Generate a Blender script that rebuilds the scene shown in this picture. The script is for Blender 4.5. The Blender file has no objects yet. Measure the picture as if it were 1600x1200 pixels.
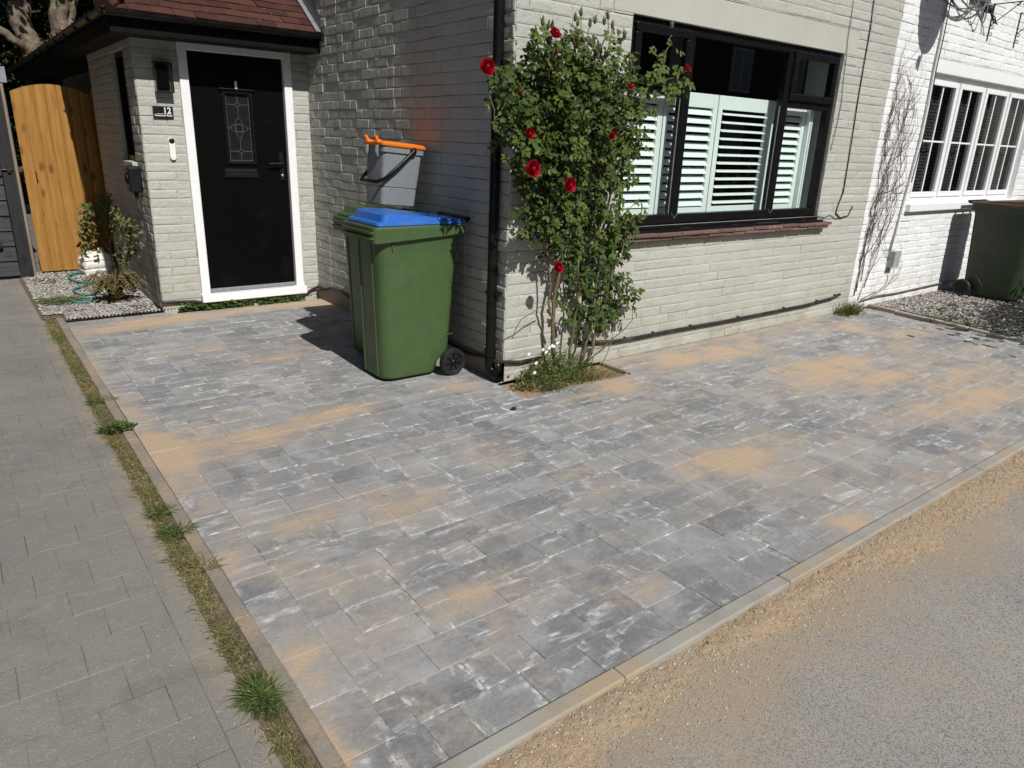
import bpy, bmesh, math, random
from mathutils import Vector, Matrix, noise
R = math.radians
scene = bpy.context.scene
COL = scene.collection

# ------------------------------------------------------------------ camera
CM = [[0.7965806552018978, -0.6034821062060913, 0.03561751320874593],
      [-0.16864093820270776, -0.27840752593946366, -0.945541899369022],
      [0.5805338006698885, 0.7471938148762521, -0.3235458380051387]]
CP = Vector((-2.845843213173606, -3.7583908040653977, 1.6))
CF = 1112.581196242385                      # focal length in pixels of the 1600 wide photograph
right, down, fwd = (Vector(r) for r in CM)
cam_data = bpy.data.cameras.new('camera')
cam_data.sensor_width = 36.0
cam_data.lens = CF / 1600 * 36
cam_data.clip_start = 0.05
cam_data.clip_end = 1000
cam = bpy.data.objects.new('camera', cam_data)
COL.objects.link(cam)
mw = Matrix.Identity(4)
for i in range(3):
    mw[i][0], mw[i][1], mw[i][2], mw[i][3] = right[i], -down[i], -fwd[i], CP[i]
cam.matrix_world = mw
scene.camera = cam

# ------------------------------------------------------------------ sky, sun, exposure
ELEV, DRIFT = R(44), R(3.6)
world = bpy.data.worlds.new('World')
scene.world = world
world.use_nodes = True
wt = world.node_tree
sky = wt.nodes.new('ShaderNodeTexSky')
sky.sky_type = 'NISHITA'
sky.sun_disc = False
sky.sun_elevation = ELEV
sky.sun_rotation = R(184)
bg = wt.nodes['Background']
bg.inputs['Strength'].default_value = 0.055
wt.links.new(sky.outputs[0], bg.inputs['Color'])
to_sun = Vector((-math.sin(DRIFT) * math.cos(ELEV), -math.cos(DRIFT) * math.cos(ELEV), math.sin(ELEV)))
sl = bpy.data.lights.new('sun', 'SUN')
sl.energy = 4.6
sl.angle = R(0.5)
sl.color = (1.0, 0.965, 0.91)
sun = bpy.data.objects.new('sun', sl)
sun.rotation_euler = to_sun.to_track_quat('Z', 'Y').to_euler()
sun.location = (-2, -8, 12)
COL.objects.link(sun)
scene.view_settings.view_transform = 'Standard'
scene.view_settings.look = 'None'
scene.view_settings.gamma = 1
scene.view_settings.exposure = 0.0
scene.cycles.max_bounces = 8
scene.cycles.transparent_max_bounces = 12
scene.cycles.sample_clamp_indirect = 4

# ------------------------------------------------------------------ modelling helpers
def ray(px, py):
    return right * ((px - 800) / CF) + down * ((py - 600) / CF) + fwd
def at(px, py, Y):
    r = ray(px, py)
    return CP + r * ((Y - CP.y) / r.y)
def atx(px, py, X):
    r = ray(px, py)
    return CP + r * ((X - CP.x) / r.x)
def gr(px, py, z=0.0):
    r = ray(px, py)
    return CP + r * ((z - CP.z) / r.z)

class MB:
    def __init__(s):
        s.v, s.f, s.c, s.uv = [], [], [], []
        s.col = (0.5, 0.0, 0.5, 1.0)
    def add(s, vs, fs, cols=None, uvs=None):
        b = len(s.v)
        s.v.extend(tuple(p) for p in vs)
        s.c.extend(cols if cols else [s.col] * len(vs))
        for k, f in enumerate(fs):
            s.f.append([b + i for i in f])
            s.uv.append(uvs[k] if uvs else None)
        return b
    def quad(s, a, b, c, d):
        s.add([a, b, c, d], [(0, 1, 2, 3)])
    def box(s, x0, y0, z0, x1, y1, z1, tf=None):
        vs = [Vector(p) for p in ((x0, y0, z0), (x1, y0, z0), (x1, y1, z0), (x0, y1, z0),
                                  (x0, y0, z1), (x1, y0, z1), (x1, y1, z1), (x0, y1, z1))]
        if tf: vs = [tf @ p for p in vs]
        s.add(vs, [(3, 2, 1, 0), (4, 5, 6, 7), (0, 1, 5, 4), (1, 2, 6, 5), (2, 3, 7, 6), (3, 0, 4, 7)])
    def tube(s, pts, rad, n=8, cap=True, closed=False):
        pts = [Vector(p) for p in pts]
        rad = rad if isinstance(rad, (list, tuple)) else [rad] * len(pts)
        rings, up = [], None
        N = len(pts)
        for i, p in enumerate(pts):
            if closed: t = pts[(i + 1) % N] - pts[i - 1]
            else: t = pts[min(i + 1, N - 1)] - pts[max(i - 1, 0)]
            if t.length < 1e-9: t = Vector((0, 0, 1))
            t.normalize()
            if up is None:
                up = Vector((0, 0, 1)) if abs(t.z) < 0.9 else Vector((1, 0, 0))
            a = t.cross(up)
            if a.length < 1e-6: a = t.cross(Vector((0.3, 1, 0.2)))
            a.normalize()
            b = a.cross(t).normalized()
            up = b
            rings.append([p + (a * math.cos(2 * math.pi * k / n) + b * math.sin(2 * math.pi * k / n)) * rad[i] for k in range(n)])
        fs = []
        for i in range(N if closed else N - 1):
            i2 = (i + 1) % N
            for k in range(n):
                fs.append((i * n + k, i2 * n + k, i2 * n + (k + 1) % n, i * n + (k + 1) % n))
        if cap and not closed:
            fs.append(tuple(range(n)))
            fs.append(tuple(reversed(range((N - 1) * n, N * n))))
        s.add([p for r in rings for p in r], fs)
    def loft(s, rings, cap0=True, cap1=True):
        n = len(rings[0])
        fs = []
        for i in range(len(rings) - 1):
            for k in range(n):
                fs.append((i * n + k, i * n + (k + 1) % n, (i + 1) * n + (k + 1) % n, (i + 1) * n + k))
        if cap0: fs.append(tuple(reversed(range(n))))
        if cap1: fs.append(tuple(range((len(rings) - 1) * n, len(rings) * n)))
        s.add([p for r in rings for p in r], fs)
    def lathe(s, c, axis, prof, n=24, cap=True):
        axis = Vector(axis).normalized()
        a = axis.orthogonal().normalized()
        b = axis.cross(a)
        c = Vector(c)
        rings = [[c + axis * h + (a * math.cos(2 * math.pi * k / n) + b * math.sin(2 * math.pi * k / n)) * max(r, 1e-4) for k in range(n)] for r, h in prof]
        s.loft(rings, cap, cap)
    def leaf(s, base, d, nrm, L, W, tone, fold=0.25, droop=0.15, g=0.0):
        d = d.normalized()
        w = d.cross(nrm)
        if w.length < 1e-5: w = d.orthogonal()
        w.normalize()
        n = w.cross(d)
        b = base
        m = base + d * L * 0.5 - n * W * fold * 0.5
        t = base + d * L - n * L * droop
        e = n * W * fold * 0.5
        l1 = base + d * L * 0.22 - w * W * 0.40 + e
        l2 = base + d * L * 0.55 - w * W * 0.50 + e * 0.8 - n * L * droop * 0.2
        l3 = base + d * L * 0.84 - w * W * 0.27 + e * 0.3 - n * L * droop * 0.6
        r1 = base + d * L * 0.22 + w * W * 0.40 + e
        r2 = base + d * L * 0.55 + w * W * 0.50 + e * 0.8 - n * L * droop * 0.2
        r3 = base + d * L * 0.84 + w * W * 0.27 + e * 0.3 - n * L * droop * 0.6
        c = (tone, g, random.random(), 1)
        s.add([b, m, t, l1, l2, l3, r1, r2, r3], [(0, 1, 4, 3), (4, 1, 2, 5), (0, 6, 7, 1), (7, 8, 2, 1)], [c] * 9)
    def blade(s, base, d, bend, L, W, tone, g=0.0):
        d = d.normalized()
        w = d.cross(Vector((random.uniform(-1, 1), random.uniform(-1, 1), 0.2)))
        if w.length < 1e-5: w = d.orthogonal()
        w.normalize()
        vs = []
        for i, f in enumerate((0, 0.4, 0.75)):
            p = base + d * L * f + bend * (L * f * f)
            ww = W * (1 - 0.35 * i) * 0.5
            vs += [p - w * ww, p + w * ww]
        vs.append(base + d * L + bend * L)
        c = (tone, g, random.random(), 1)
        s.add(vs, [(0, 1, 3, 2), (2, 3, 5, 4), (4, 5, 6)], [c] * 7)
    def build(s, name, m, parent=None, smooth=False, bevel=0, seg=2, props=None, local=False, sharp=None, subsurf=0):
        me = bpy.data.meshes.new(name)
        me.from_pydata(s.v, [], s.f)
        me.validate(clean_customdata=False)
        me.update()
        at_ = me.color_attributes.new('tone', 'FLOAT_COLOR', 'POINT')
        if len(me.vertices) == len(s.c):
            at_.data.foreach_set('color', [x for c in s.c for x in c])
        if any(u is not None for u in s.uv) and len(me.polygons) == len(s.f):
            ul = me.uv_layers.new(name='UVMap')
            flat = []
            for f, u in zip(s.f, s.uv):
                flat += [x for p in (u or [(0.5, 0.5)] * len(f)) for x in p]
            ul.data.foreach_set('uv', flat)
        if isinstance(m, (list, tuple)):
            for q in m: me.materials.append(q)
        else:
            me.materials.append(m)
        ob = bpy.data.objects.new(name, me)
        COL.objects.link(ob)
        if smooth:
            for p in me.polygons: p.use_smooth = True
            if sharp:
                me.set_sharp_from_angle(angle=R(sharp))
        if bevel:
            b = ob.modifiers.new('bevel', 'BEVEL')
            b.width = bevel; b.segments = seg; b.limit_method = 'ANGLE'; b.angle_limit = R(35)
        if subsurf:
            b = ob.modifiers.new('subsurf', 'SUBSURF'); b.levels = b.render_levels = subsurf
        if parent:
            ob.parent = parent
            if not local:
                ob.matrix_parent_inverse = base_matrix(parent).inverted()
        if props:
            for k, x in props.items(): ob[k] = x
        return ob

def base_matrix(o):
    m = Matrix.LocRotScale(o.location, o.rotation_euler, o.scale)
    if o.parent: m = base_matrix(o.parent) @ o.matrix_parent_inverse @ m
    return m
def thing(name, label, cat, loc=(0, 0, 0), rz=0, group=None):
    o = bpy.data.objects.new(name, None)
    COL.objects.link(o)
    o.empty_display_size = 0.1
    o.location = loc
    o.rotation_euler = (0, 0, rz)
    o['label'] = label; o['category'] = cat
    if group: o['group'] = group
    return o
def P(label, cat, group=None):
    d = {'label': label, 'category': cat}
    if group: d['group'] = group
    return d
STRUCT = {'kind': 'structure'}
def copy_tree(o, parent=None):
    c = o.copy(); COL.objects.link(c)
    if parent: c.parent = parent
    for ch in list(o.children): copy_tree(ch, c)
    return c
def rnd(a, b): return random.uniform(a, b)
def fbm(x, y, z=0.0, o=4):
    return noise.fractal(Vector((x, y, z)), 1.0, 2.0, o)

# ------------------------------------------------------------------ materials
class NT:
    def __init__(s, name, rough=0.6, color=(0.5, 0.5, 0.5), spec=0.5):
        s.m = bpy.data.materials.new(name)
        s.m.use_nodes = True
        s.t = s.m.node_tree
        s.b = s.t.nodes['Principled BSDF']
        s.out = s.t.nodes['Material Output']
        s.set('Base Color', (*color, 1)); s.set('Roughness', rough); s.set('Specular IOR Level', spec)
    def set(s, k, v):
        if hasattr(v, 'is_output'): s.t.links.new(v, s.b.inputs[k])
        else: s.b.inputs[k].default_value = v
    def n(s, typ, ins=None, out=0, **props):
        nd = s.t.nodes.new('ShaderNode' + typ)
        for k, v in props.items(): setattr(nd, k, v)
        for k, v in (ins or {}).items():
            if hasattr(v, 'is_output'): s.t.links.new(v, nd.inputs[k])
            else: nd.inputs[k].default_value = v
        return nd.outputs[out]
    def pos(s): return s.n('TexCoord', out='Object')
    def geo(s): return s.n('NewGeometry', out='Position')
    def noise(s, vec, scale, detail=4, rough=0.55, dist=0.0):
        return s.n('TexNoise', {'Vector': vec, 'Scale': scale, 'Detail': detail, 'Roughness': rough, 'Distortion': dist}, out=0)
    def ramp(s, fac, lo, hi):
        return s.n('MapRange', {'Value': fac, 'From Min': lo, 'From Max': hi}, interpolation_type='SMOOTHSTEP')
    def math(s, op, a, b=0.0, c=None):
        ins = {0: a, 1: b}
        if c is not None: ins[2] = c
        return s.n('Math', ins, operation=op)
    def mix(s, f, a, b, mode='MIX'):
        nd = s.t.nodes.new('ShaderNodeMix'); nd.data_type = 'RGBA'; nd.blend_type = mode
        for k, v in ((0, f), (6, a), (7, b)):
            if hasattr(v, 'is_output'): s.t.links.new(v, nd.inputs[k])
            else: nd.inputs[k].default_value = (*v, 1) if isinstance(v, tuple) and len(v) == 3 else v
        return nd.outputs[2]
    def bump(s, h, dist=0.01, strength=1.0, normal=None):
        ins = {'Height': h, 'Distance': dist, 'Strength': strength}
        if normal is not None: ins['Normal'] = normal
        r = s.n('Bump', ins)
        s.set('Normal', r)
        return r
    def attr(s, ch):
        a = s.n('Attribute', out='Color', attribute_name='tone')
        return s.n('SeparateColor', {'Color': a}, out=ch)
    def stretch(s, vec, sc):
        return s.n('Mapping', {'Vector': vec, 'Scale': sc})

def paint_material(name, c1, c2, dirt, bump=1.0, dirt_amt=1.0, chip=None, crack=0.45):
    t = NT(name, 0.62)
    p = t.geo()
    big = t.noise(p, 1.3, 4)
    fine = t.noise(p, 14, 5, 0.6)
    col = t.mix(t.ramp(big, 0.3, 0.7), c1, c2)
    tone = t.attr(0)
    col = t.mix(t.math('MULTIPLY', t.ramp(tone, 0.0, 1.0), 0.22), col, tuple(x * 0.72 for x in c1))
    z = t.n('SeparateXYZ', {'Vector': p}, out=2)
    low = t.math('MULTIPLY', t.n('MapRange', {'Value': z, 'From Min': 0.45, 'From Max': 0.0}), t.ramp(t.noise(p, 5, 5), 0.35, 0.7))
    col = t.mix(t.math('MULTIPLY', low, 0.65 * dirt_amt), col, dirt)
    run = t.noise(t.stretch(p, (9, 9, 0.9)), 1.0, 4, 0.6)
    col = t.mix(t.math('MULTIPLY', t.ramp(run, 0.58, 0.85), 0.35 * dirt_amt), col, dirt)
    spots = t.ramp(t.noise(p, 60, 3, 0.6), 0.68, 0.76)
    col = t.mix(t.math('MULTIPLY', spots, 0.5 * dirt_amt), col, dirt)
    ck = t.math('MULTIPLY', t.ramp(t.attr(1), 0.35, 0.85), t.ramp(t.noise(p, 3.7, 6, 0.7), 0.46 if crack > .6 else 0.50, 0.58))
    col = t.mix(t.math('MULTIPLY', ck, crack), col, (0.09, 0.08, 0.065))
    if chip:
        ch = t.math('MULTIPLY', t.ramp(t.noise(p, 23, 6, 0.7), 0.62, 0.66), t.ramp(t.noise(p, 2.1, 2), 0.45, 0.65))
        col = t.mix(t.math('MULTIPLY', ch, 0.8), col, chip)
    t.set('Base Color', col)
    h = t.math('ADD', t.math('MULTIPLY', t.noise(p, 34, 6, 0.62), 1.0), t.math('MULTIPLY', t.noise(p, 9, 3), 1.6))
    h = t.math('ADD', h, t.math('MULTIPLY', t.noise(p, 150, 3, 0.6), 0.25))
    t.bump(h, 0.0075 * bump, 0.9)
    return t.m

M = {}
M['cream'] = paint_material('cream_paint', (0.468, 0.472, 0.424), (0.425, 0.429, 0.387), (0.30, 0.27, 0.20))
M['cream_rough'] = paint_material('cream_paint_rough', (0.468, 0.472, 0.424), (0.425, 0.429, 0.387), (0.30, 0.27, 0.20), bump=0.6)
M['white_paint'] = paint_material('white_paint', (0.83, 0.845, 0.855), (0.77, 0.785, 0.795), (0.50, 0.45, 0.36), bump=1.1, dirt_amt=1.3, chip=(0.42, 0.36, 0.28), crack=0.85)

def plain(name, color, rough=0.5, spec=0.5, var=0.12, bump=0.0, scale=30, metal=0.0, dust=None, dust_amt=0.3):
    t = NT(name, rough, color, spec)
    p = t.geo()
    f = t.noise(p, scale, 4)
    col = t.mix(t.ramp(f, 0.3, 0.7), tuple(min(1, x * (1 + var)) for x in color), tuple(x * (1 - var) for x in color))
    if dust:
        col = t.mix(t.math('MULTIPLY', t.ramp(t.noise(p, 7, 6, 0.65), 0.45, 0.75), dust_amt), col, dust)
    t.set('Base Color', col)
    t.set('Roughness', t.n('MapRange', {'Value': t.noise(p, scale * 0.4, 4), 'From Min': 0.3, 'From Max': 0.7, 'To Min': rough * 0.8, 'To Max': min(1, rough * 1.2)}))
    t.set('Metallic', metal)
    if bump: t.bump(t.noise(p, scale * 2, 4), bump, 0.6)
    return t.m

M['black_frame'] = plain('black_frame', (0.007, 0.0068, 0.007), 0.30, 0.22)
M['black_plastic'] = plain('black_plastic', (0.006, 0.006, 0.0065), 0.35, 0.25, dust=(0.06, 0.055, 0.05), dust_amt=0.15)
M['cable'] = plain('cable', (0.018, 0.017, 0.016), 0.6, 0.3, dust=(0.16, 0.14, 0.11), dust_amt=0.35)
M['grey_cable'] = plain('grey_cable', (0.13, 0.13, 0.13), 0.6, 0.3)
M['upvc'] = plain('upvc', (0.82, 0.83, 0.84), 0.35, 0.5, var=0.03)
M['upvc_grey'] = plain('upvc_grey', (0.42, 0.43, 0.44), 0.45, 0.5, var=0.05)
M['shutter'] = plain('shutter', (0.80, 0.83, 0.82), 0.45, 0.4, var=0.02)
M['gasket'] = plain('gasket', (0.25, 0.26, 0.28), 0.6, 0.3)
M['dark_room'] = plain('dark_room', (0.035, 0.033, 0.030), 0.9, 0.1)
M['lead'] = plain('lead', (0.20, 0.21, 0.22), 0.55, 0.4)
M['lead_came'] = plain('lead_came', (0.10, 0.102, 0.105), 0.45, 0.3)
M['silver'] = plain('silver', (0.55, 0.53, 0.48), 0.3, 0.5, metal=0.6)
M['bell_white'] = plain('bell_white', (0.80, 0.80, 0.76), 0.35, 0.5, var=0.03)
M['letter_white'] = plain('letter_white', (0.85, 0.85, 0.85), 0.5, 0.3, var=0.02)
M['plate_black'] = plain('plate_black', (0.010, 0.011, 0.013), 0.35, 0.3)
M['iron'] = plain('iron', (0.02, 0.018, 0.016), 0.6, 0.4, bump=0.001)
M['dish'] = plain('dish', (0.12, 0.12, 0.12), 0.5, 0.4)
M['box_grey'] = plain('box_grey', (0.34, 0.34, 0.36), 0.5, 0.4)
M['box_white'] = plain('box_white', (0.74, 0.72, 0.68), 0.45, 0.4, dust=(0.42, 0.38, 0.32))
M['hose'] = plain('hose', (0.03, 0.22, 0.21), 0.5, 0.4, dust=(0.30, 0.32, 0.28))
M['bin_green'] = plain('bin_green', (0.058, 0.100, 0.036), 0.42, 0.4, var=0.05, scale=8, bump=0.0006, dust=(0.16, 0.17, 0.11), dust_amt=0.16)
M['bin_shaded_green'] = plain('bin_shaded_green', (0.019, 0.033, 0.014), 0.42, 0.4, var=0.06, scale=8, bump=0.0006, dust=(0.10, 0.11, 0.08), dust_amt=0.14)  # bin green darkened to carry the shade on the right hand bin
M['bin_blue'] = plain('bin_blue', (0.024, 0.130, 0.48), 0.36, 0.5, var=0.05, scale=8, dust=(0.30, 0.33, 0.42), dust_amt=0.16)
M['bin_brown'] = plain('bin_brown', (0.085, 0.040, 0.030), 0.42, 0.5, var=0.06, scale=8, dust=(0.26, 0.20, 0.17), dust_amt=0.25)
M['tyre'] = plain('tyre', (0.012, 0.012, 0.012), 0.6, 0.4, dust=(0.12, 0.10, 0.08), dust_amt=0.25)
M['caddy_grey'] = plain('caddy_grey', (0.20, 0.215, 0.23), 0.45, 0.4, var=0.05, dust=(0.36, 0.34, 0.31), dust_amt=0.14)
M['caddy_orange'] = plain('caddy_orange', (0.82, 0.19, 0.015), 0.4, 0.4, var=0.05)
M['fascia_black'] = plain('fascia_black', (0.004, 0.004, 0.004), 0.6, 0.12)
M['soffit'] = plain('soffit', (0.016, 0.015, 0.014), 0.8, 0.2)
M['render_smooth'] = paint_material('smooth_cream_paint', (0.468, 0.472, 0.424), (0.43, 0.434, 0.39), (0.30, 0.27, 0.20), bump=0.3)
M['render_white'] = paint_material('smooth_white_paint', (0.81, 0.825, 0.835), (0.77, 0.785, 0.795), (0.50, 0.45, 0.36), bump=0.4)
M['plinth'] = paint_material('plinth_render', (0.22, 0.19, 0.15), (0.17, 0.15, 0.125), (0.30, 0.22, 0.13), bump=0.6)

def door_material():
    t = NT('door_black', 0.35, (0.003, 0.003, 0.003), 0.12)
    p = t.geo()
    g = t.noise(t.stretch(p, (60, 60, 2.2)), 1.0, 4, 0.6)
    t.bump(g, 0.0012, 0.5)
    t.set('Base Color', t.mix(t.ramp(t.noise(p, 5, 5), 0.55, 0.8), (0.003, 0.003, 0.003), (0.007, 0.0065, 0.006)))
    return t.m
M['door'] = door_material()

def glass_material(name, tint, rmin=0.04, rmax=0.6):
    t = NT(name)
    t.t.nodes.remove(t.b)
    tr = t.n('BsdfTransparent', {'Color': (*tint, 1)})
    gl = t.n('BsdfGlossy', {'Color': (1, 1, 1, 1), 'Roughness': 0.015})
    t.m.use_transparent_shadow = True
    d = t.n('VectorMath', {0: t.n('NewGeometry', out='Normal'), 1: t.n('NewGeometry', out='Incoming')}, out='Value', operation='DOT_PRODUCT')
    g = t.math('POWER', t.math('SUBTRACT', 1.0, t.math('ABSOLUTE', d)), 5.0)
    f = t.math('ADD', 0.075, t.math('MULTIPLY', g, 0.9))
    mx = t.n('MixShader', {0: f, 1: tr, 2: gl})
    t.t.links.new(mx, t.out.inputs['Surface'])
    return t.m
M['glass'] = glass_material('window_glass', (0.90, 0.965, 0.95))
M['dark_glass'] = glass_material('dark_glass', (0.5, 0.5, 0.5))
def lace_material():
    t = NT('lace', 0.9, (0.3, 0.3, 0.3))
    p = t.geo()
    st = t.stretch(p, (1, 1, 1))
    v = t.n('TexVoronoi', {'Vector': p, 'Scale': 26.0}, out=0)
    w = t.n('TexWave', {'Vector': p, 'Scale': 9.0, 'Distortion': 2.0}, out=1, bands_direction='Z')
    f = t.math('MULTIPLY', t.ramp(v, 0.15, 0.5), 1.0)
    t.set('Base Color', t.mix(t.math('MULTIPLY', f, w), (0.025, 0.026, 0.028), (0.23, 0.23, 0.24)))
    return t.m
M['lace'] = lace_material()

# paving: albedo of each block in tone.r, sand in tone.g, random in tone.b; UV runs 0..1 over a block
def paver_material():
    t = NT('concrete_pavers', 0.85, spec=0.25)
    p = t.geo()
    tone, sand, rn = t.attr(0), t.attr(1), t.attr(2)
    uv = t.n('UVMap', out=0)
    sx = t.n('SeparateXYZ', {'Vector': uv}, out=0)
    sy = t.n('SeparateXYZ', {'Vector': uv}, out=1)
    ex = t.math('MINIMUM', sx, t.math('SUBTRACT', 1.0, sx))
    ey = t.math('MINIMUM', sy, t.math('SUBTRACT', 1.0, sy))
    e = t.math('MINIMUM', ex, ey)
    base = t.n('ValToRGB', {'Fac': tone})
    cr = base.node.color_ramp
    cr.elements[0].position = 0.0; cr.elements[0].color = (0.142, 0.148, 0.158, 1)
    cr.elements[1].position = 1.0; cr.elements[1].color = (0.375, 0.36, 0.338, 1)
    el = cr.elements.new(0.5); el.color = (0.245, 0.247, 0.25, 1)
    m1 = t.noise(p, 16, 6, 0.65)
    col = t.mix(t.math('MULTIPLY', t.ramp(m1, 0.35, 0.75), 0.55), base, (0.31, 0.31, 0.312))
    gn = t.noise(p, 320, 3, 0.7)
    mot = t.noise(p, 44, 6, 0.75)
    col = t.mix(t.math('MULTIPLY', t.ramp(mot, 0.48, 0.72), 0.40), col, (0.105, 0.105, 0.11))
    col = t.mix(t.math('MULTIPLY', t.ramp(mot, 0.46, 0.30), 0.30), col, (0.36, 0.355, 0.35))
    col = t.mix(t.math('MULTIPLY', t.ramp(gn, 0.45, 0.70), 0.38), col, (0.09, 0.09, 0.092))
    # lime bloom: scuffs along block edges and smears over some faces
    shift = t.n('CombineXYZ', {0: t.math('MULTIPLY', rn, 37.0), 1: t.math('MULTIPLY', rn, 71.0), 2: 0.0})
    pv = t.n('VectorMath', {0: p, 1: shift}, operation='ADD')
    gate = t.ramp(rn, 0.35, 0.75)
    edge = t.n('MapRange', {'Value': e, 'From Min': 0.15, 'From Max': 0.03}, interpolation_type='SMOOTHSTEP')
    ghost = t.math('SUBTRACT', 1.0, t.ramp(t.math('ABSOLUTE', t.math('SUBTRACT', e, 0.13)), 0.015, 0.055))
    scr = t.ramp(t.noise(pv, 7.5, 6, 0.68), 0.46, 0.62)
    scr2 = t.ramp(t.noise(pv, 7.5, 5, 0.65), 0.50, 0.60)
    ed = t.math('MULTIPLY', t.math('MAXIMUM', edge, t.math('MULTIPLY', ghost, 0.55)), t.math('MULTIPLY', scr, t.math('ADD', 0.30, t.math('MULTIPLY', gate, 0.7))))
    ed = t.math('MULTIPLY', ed, t.ramp(t.noise(pv, 30, 6, 0.72), 0.36, 0.62))
    smear = t.noise(t.stretch(pv, (4.0, 17, 1)), 1.0, 7, 0.66, 0.5)
    sm = t.math('MULTIPLY', t.ramp(smear, 0.52, 0.67), t.ramp(t.noise(p, 0.9, 3), 0.34, 0.56))
    sm = t.math('MULTIPLY', sm, t.math('ADD', 0.45, t.math('MULTIPLY', t.ramp(t.noise(pv, 26, 5, 0.7), 0.4, 0.62), 0.55)))
    sm2 = t.noise(t.stretch(pv, (15, 4.5, 1)), 1.0, 7, 0.66, 0.5)
    sm = t.math('MAXIMUM', sm, t.math('MULTIPLY', t.ramp(sm2, 0.60, 0.72), t.ramp(rn, 0.55, 0.7)))
    haze = t.math('MULTIPLY', t.ramp(t.noise(p, 3.1, 6, 0.66, 0.5), 0.45, 0.75), 0.36)
    wh = t.math('MAXIMUM', t.math('MULTIPLY', ed, 0.88), t.math('MULTIPLY', sm, 0.92))
    wh = t.math('MAXIMUM', wh, haze)
    wh = t.math('MULTIPLY', wh, t.math('SUBTRACT', 1.0, t.math('MULTIPLY', t.ramp(sand, 0.35, 0.9), 0.5)))
    col = t.mix(wh, col, (0.64, 0.64, 0.645))
    # kiln-dried sand brushed over the blocks
    n1 = t.math('MULTIPLY', t.math('SUBTRACT', t.noise(p, 4.2, 6, 0.62, 0.6), 0.5), 1.25)
    n2 = t.math('MULTIPLY', t.math('SUBTRACT', t.noise(t.stretch(p, (3.5, 15, 1)), 1.0, 5, 0.6, 0.4), 0.5), 0.75)
    n3 = t.math('MULTIPLY', t.math('SUBTRACT', t.noise(p, 46, 6, 0.78), 0.5), 1.0)
    sn = t.math('ADD', t.math('ADD', sand, n1), t.math('ADD', n2, n3))
    film = t.ramp(sn, 0.06, 0.62)
    col = t.mix(t.math('MULTIPLY', film, 0.60), col, (0.40, 0.335, 0.27))
    heavy = t.ramp(sn, 0.50, 0.86)
    scol = t.mix(t.ramp(t.noise(p, 240, 4, 0.7), 0.35, 0.65), (0.42, 0.295, 0.19), (0.56, 0.42, 0.29))
    col = t.mix(t.math('MULTIPLY', heavy, 0.76), col, scol)
    t.set('Base Color', col)
    h = t.math('ADD', t.math('MULTIPLY', t.noise(p, 90, 5, 0.65), 1.0), t.math('MULTIPLY', gn, 0.5))
    t.bump(h, 0.0022, 0.8)
    return t.m
M['paver'] = paver_material()
def sand_material(name='sand', a=(0.31, 0.228, 0.15), b=(0.44, 0.335, 0.225), grit=(0.66, 0.62, 0.55)):
    t = NT(name, 0.95, spec=0.15)
    p = t.geo()
    col = t.mix(t.ramp(t.noise(p, 200, 4, 0.7), 0.35, 0.65), a, b)
    col = t.mix(t.math('MULTIPLY', t.ramp(t.noise(p, 6, 5), 0.4, 0.7), 0.4), col, (0.33, 0.29, 0.24))
    col = t.mix(t.ramp(t.noise(p, 130, 2), 0.70, 0.74), col, grit)
    t.set('Base Color', col)
    t.bump(t.math('ADD', t.noise(p, 70, 5, 0.7), t.math('MULTIPLY', t.noise(p, 9, 3), 1.5)), 0.007, 0.9)
    return t.m
M['sand'] = sand_material()
def road_material():
    t = NT('road_asphalt', 0.9, spec=0.25)
    p = t.geo()
    y = t.n('SeparateXYZ', {'Vector': p}, out=1)
    c = t.mix(t.ramp(t.noise(p, 1.7, 5), 0.35, 0.68), (0.315, 0.306, 0.288), (0.365, 0.348, 0.318))
    v = t.n('TexVoronoi', {'Vector': p, 'Scale': 210.0}, out='Color')
    vg = t.n('SeparateColor', {'Color': v}, out=0)
    c = t.mix(t.math('MULTIPLY', t.ramp(vg, 0.55, 0.95), 0.55), c, (0.075, 0.073, 0.07))
    c = t.mix(t.math('MULTIPLY', t.ramp(vg, 0.12, 0.0), 0.25), c, (0.43, 0.40, 0.36))
    crk = t.ramp(t.noise(p, 1.1, 8, 0.62, 1.5), 0.497, 0.503)
    near = t.n('MapRange', {'Value': y, 'From Min': -3.15, 'From Max': -2.6})
    sn = t.math('ADD', t.math('MULTIPLY', near, 0.62), t.math('MULTIPLY', t.math('SUBTRACT', t.noise(p, 2.6, 6, 0.6, 0.3), 0.5), 1.0))
    sc = t.mix(t.ramp(t.noise(p, 200, 4, 0.7), 0.35, 0.65), (0.33, 0.25, 0.165), (0.45, 0.35, 0.24))
    c = t.mix(t.math('MULTIPLY', t.ramp(sn, 0.02, 0.62), 0.80), c, sc)
    c = t.mix(t.math('MULTIPLY', t.ramp(t.noise(t.stretch(p, (0.8, 1.9, 1)), 1.0, 5), 0.46, 0.72), 0.36), c, (0.335, 0.295, 0.24))
    st = t.ramp(t.noise(p, 0.55, 3), 0.55, 0.7)
    c = t.mix(t.math('MULTIPLY', st, 0.35), c, (0.19, 0.186, 0.18))
    t.set('Base Color', c)
    t.bump(t.math('ADD', t.noise(p, 230, 3, 0.7), t.math('MULTIPLY', vg, 0.5)), 0.0035, 0.8)
    return t.m
M['road'] = road_material()
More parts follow.
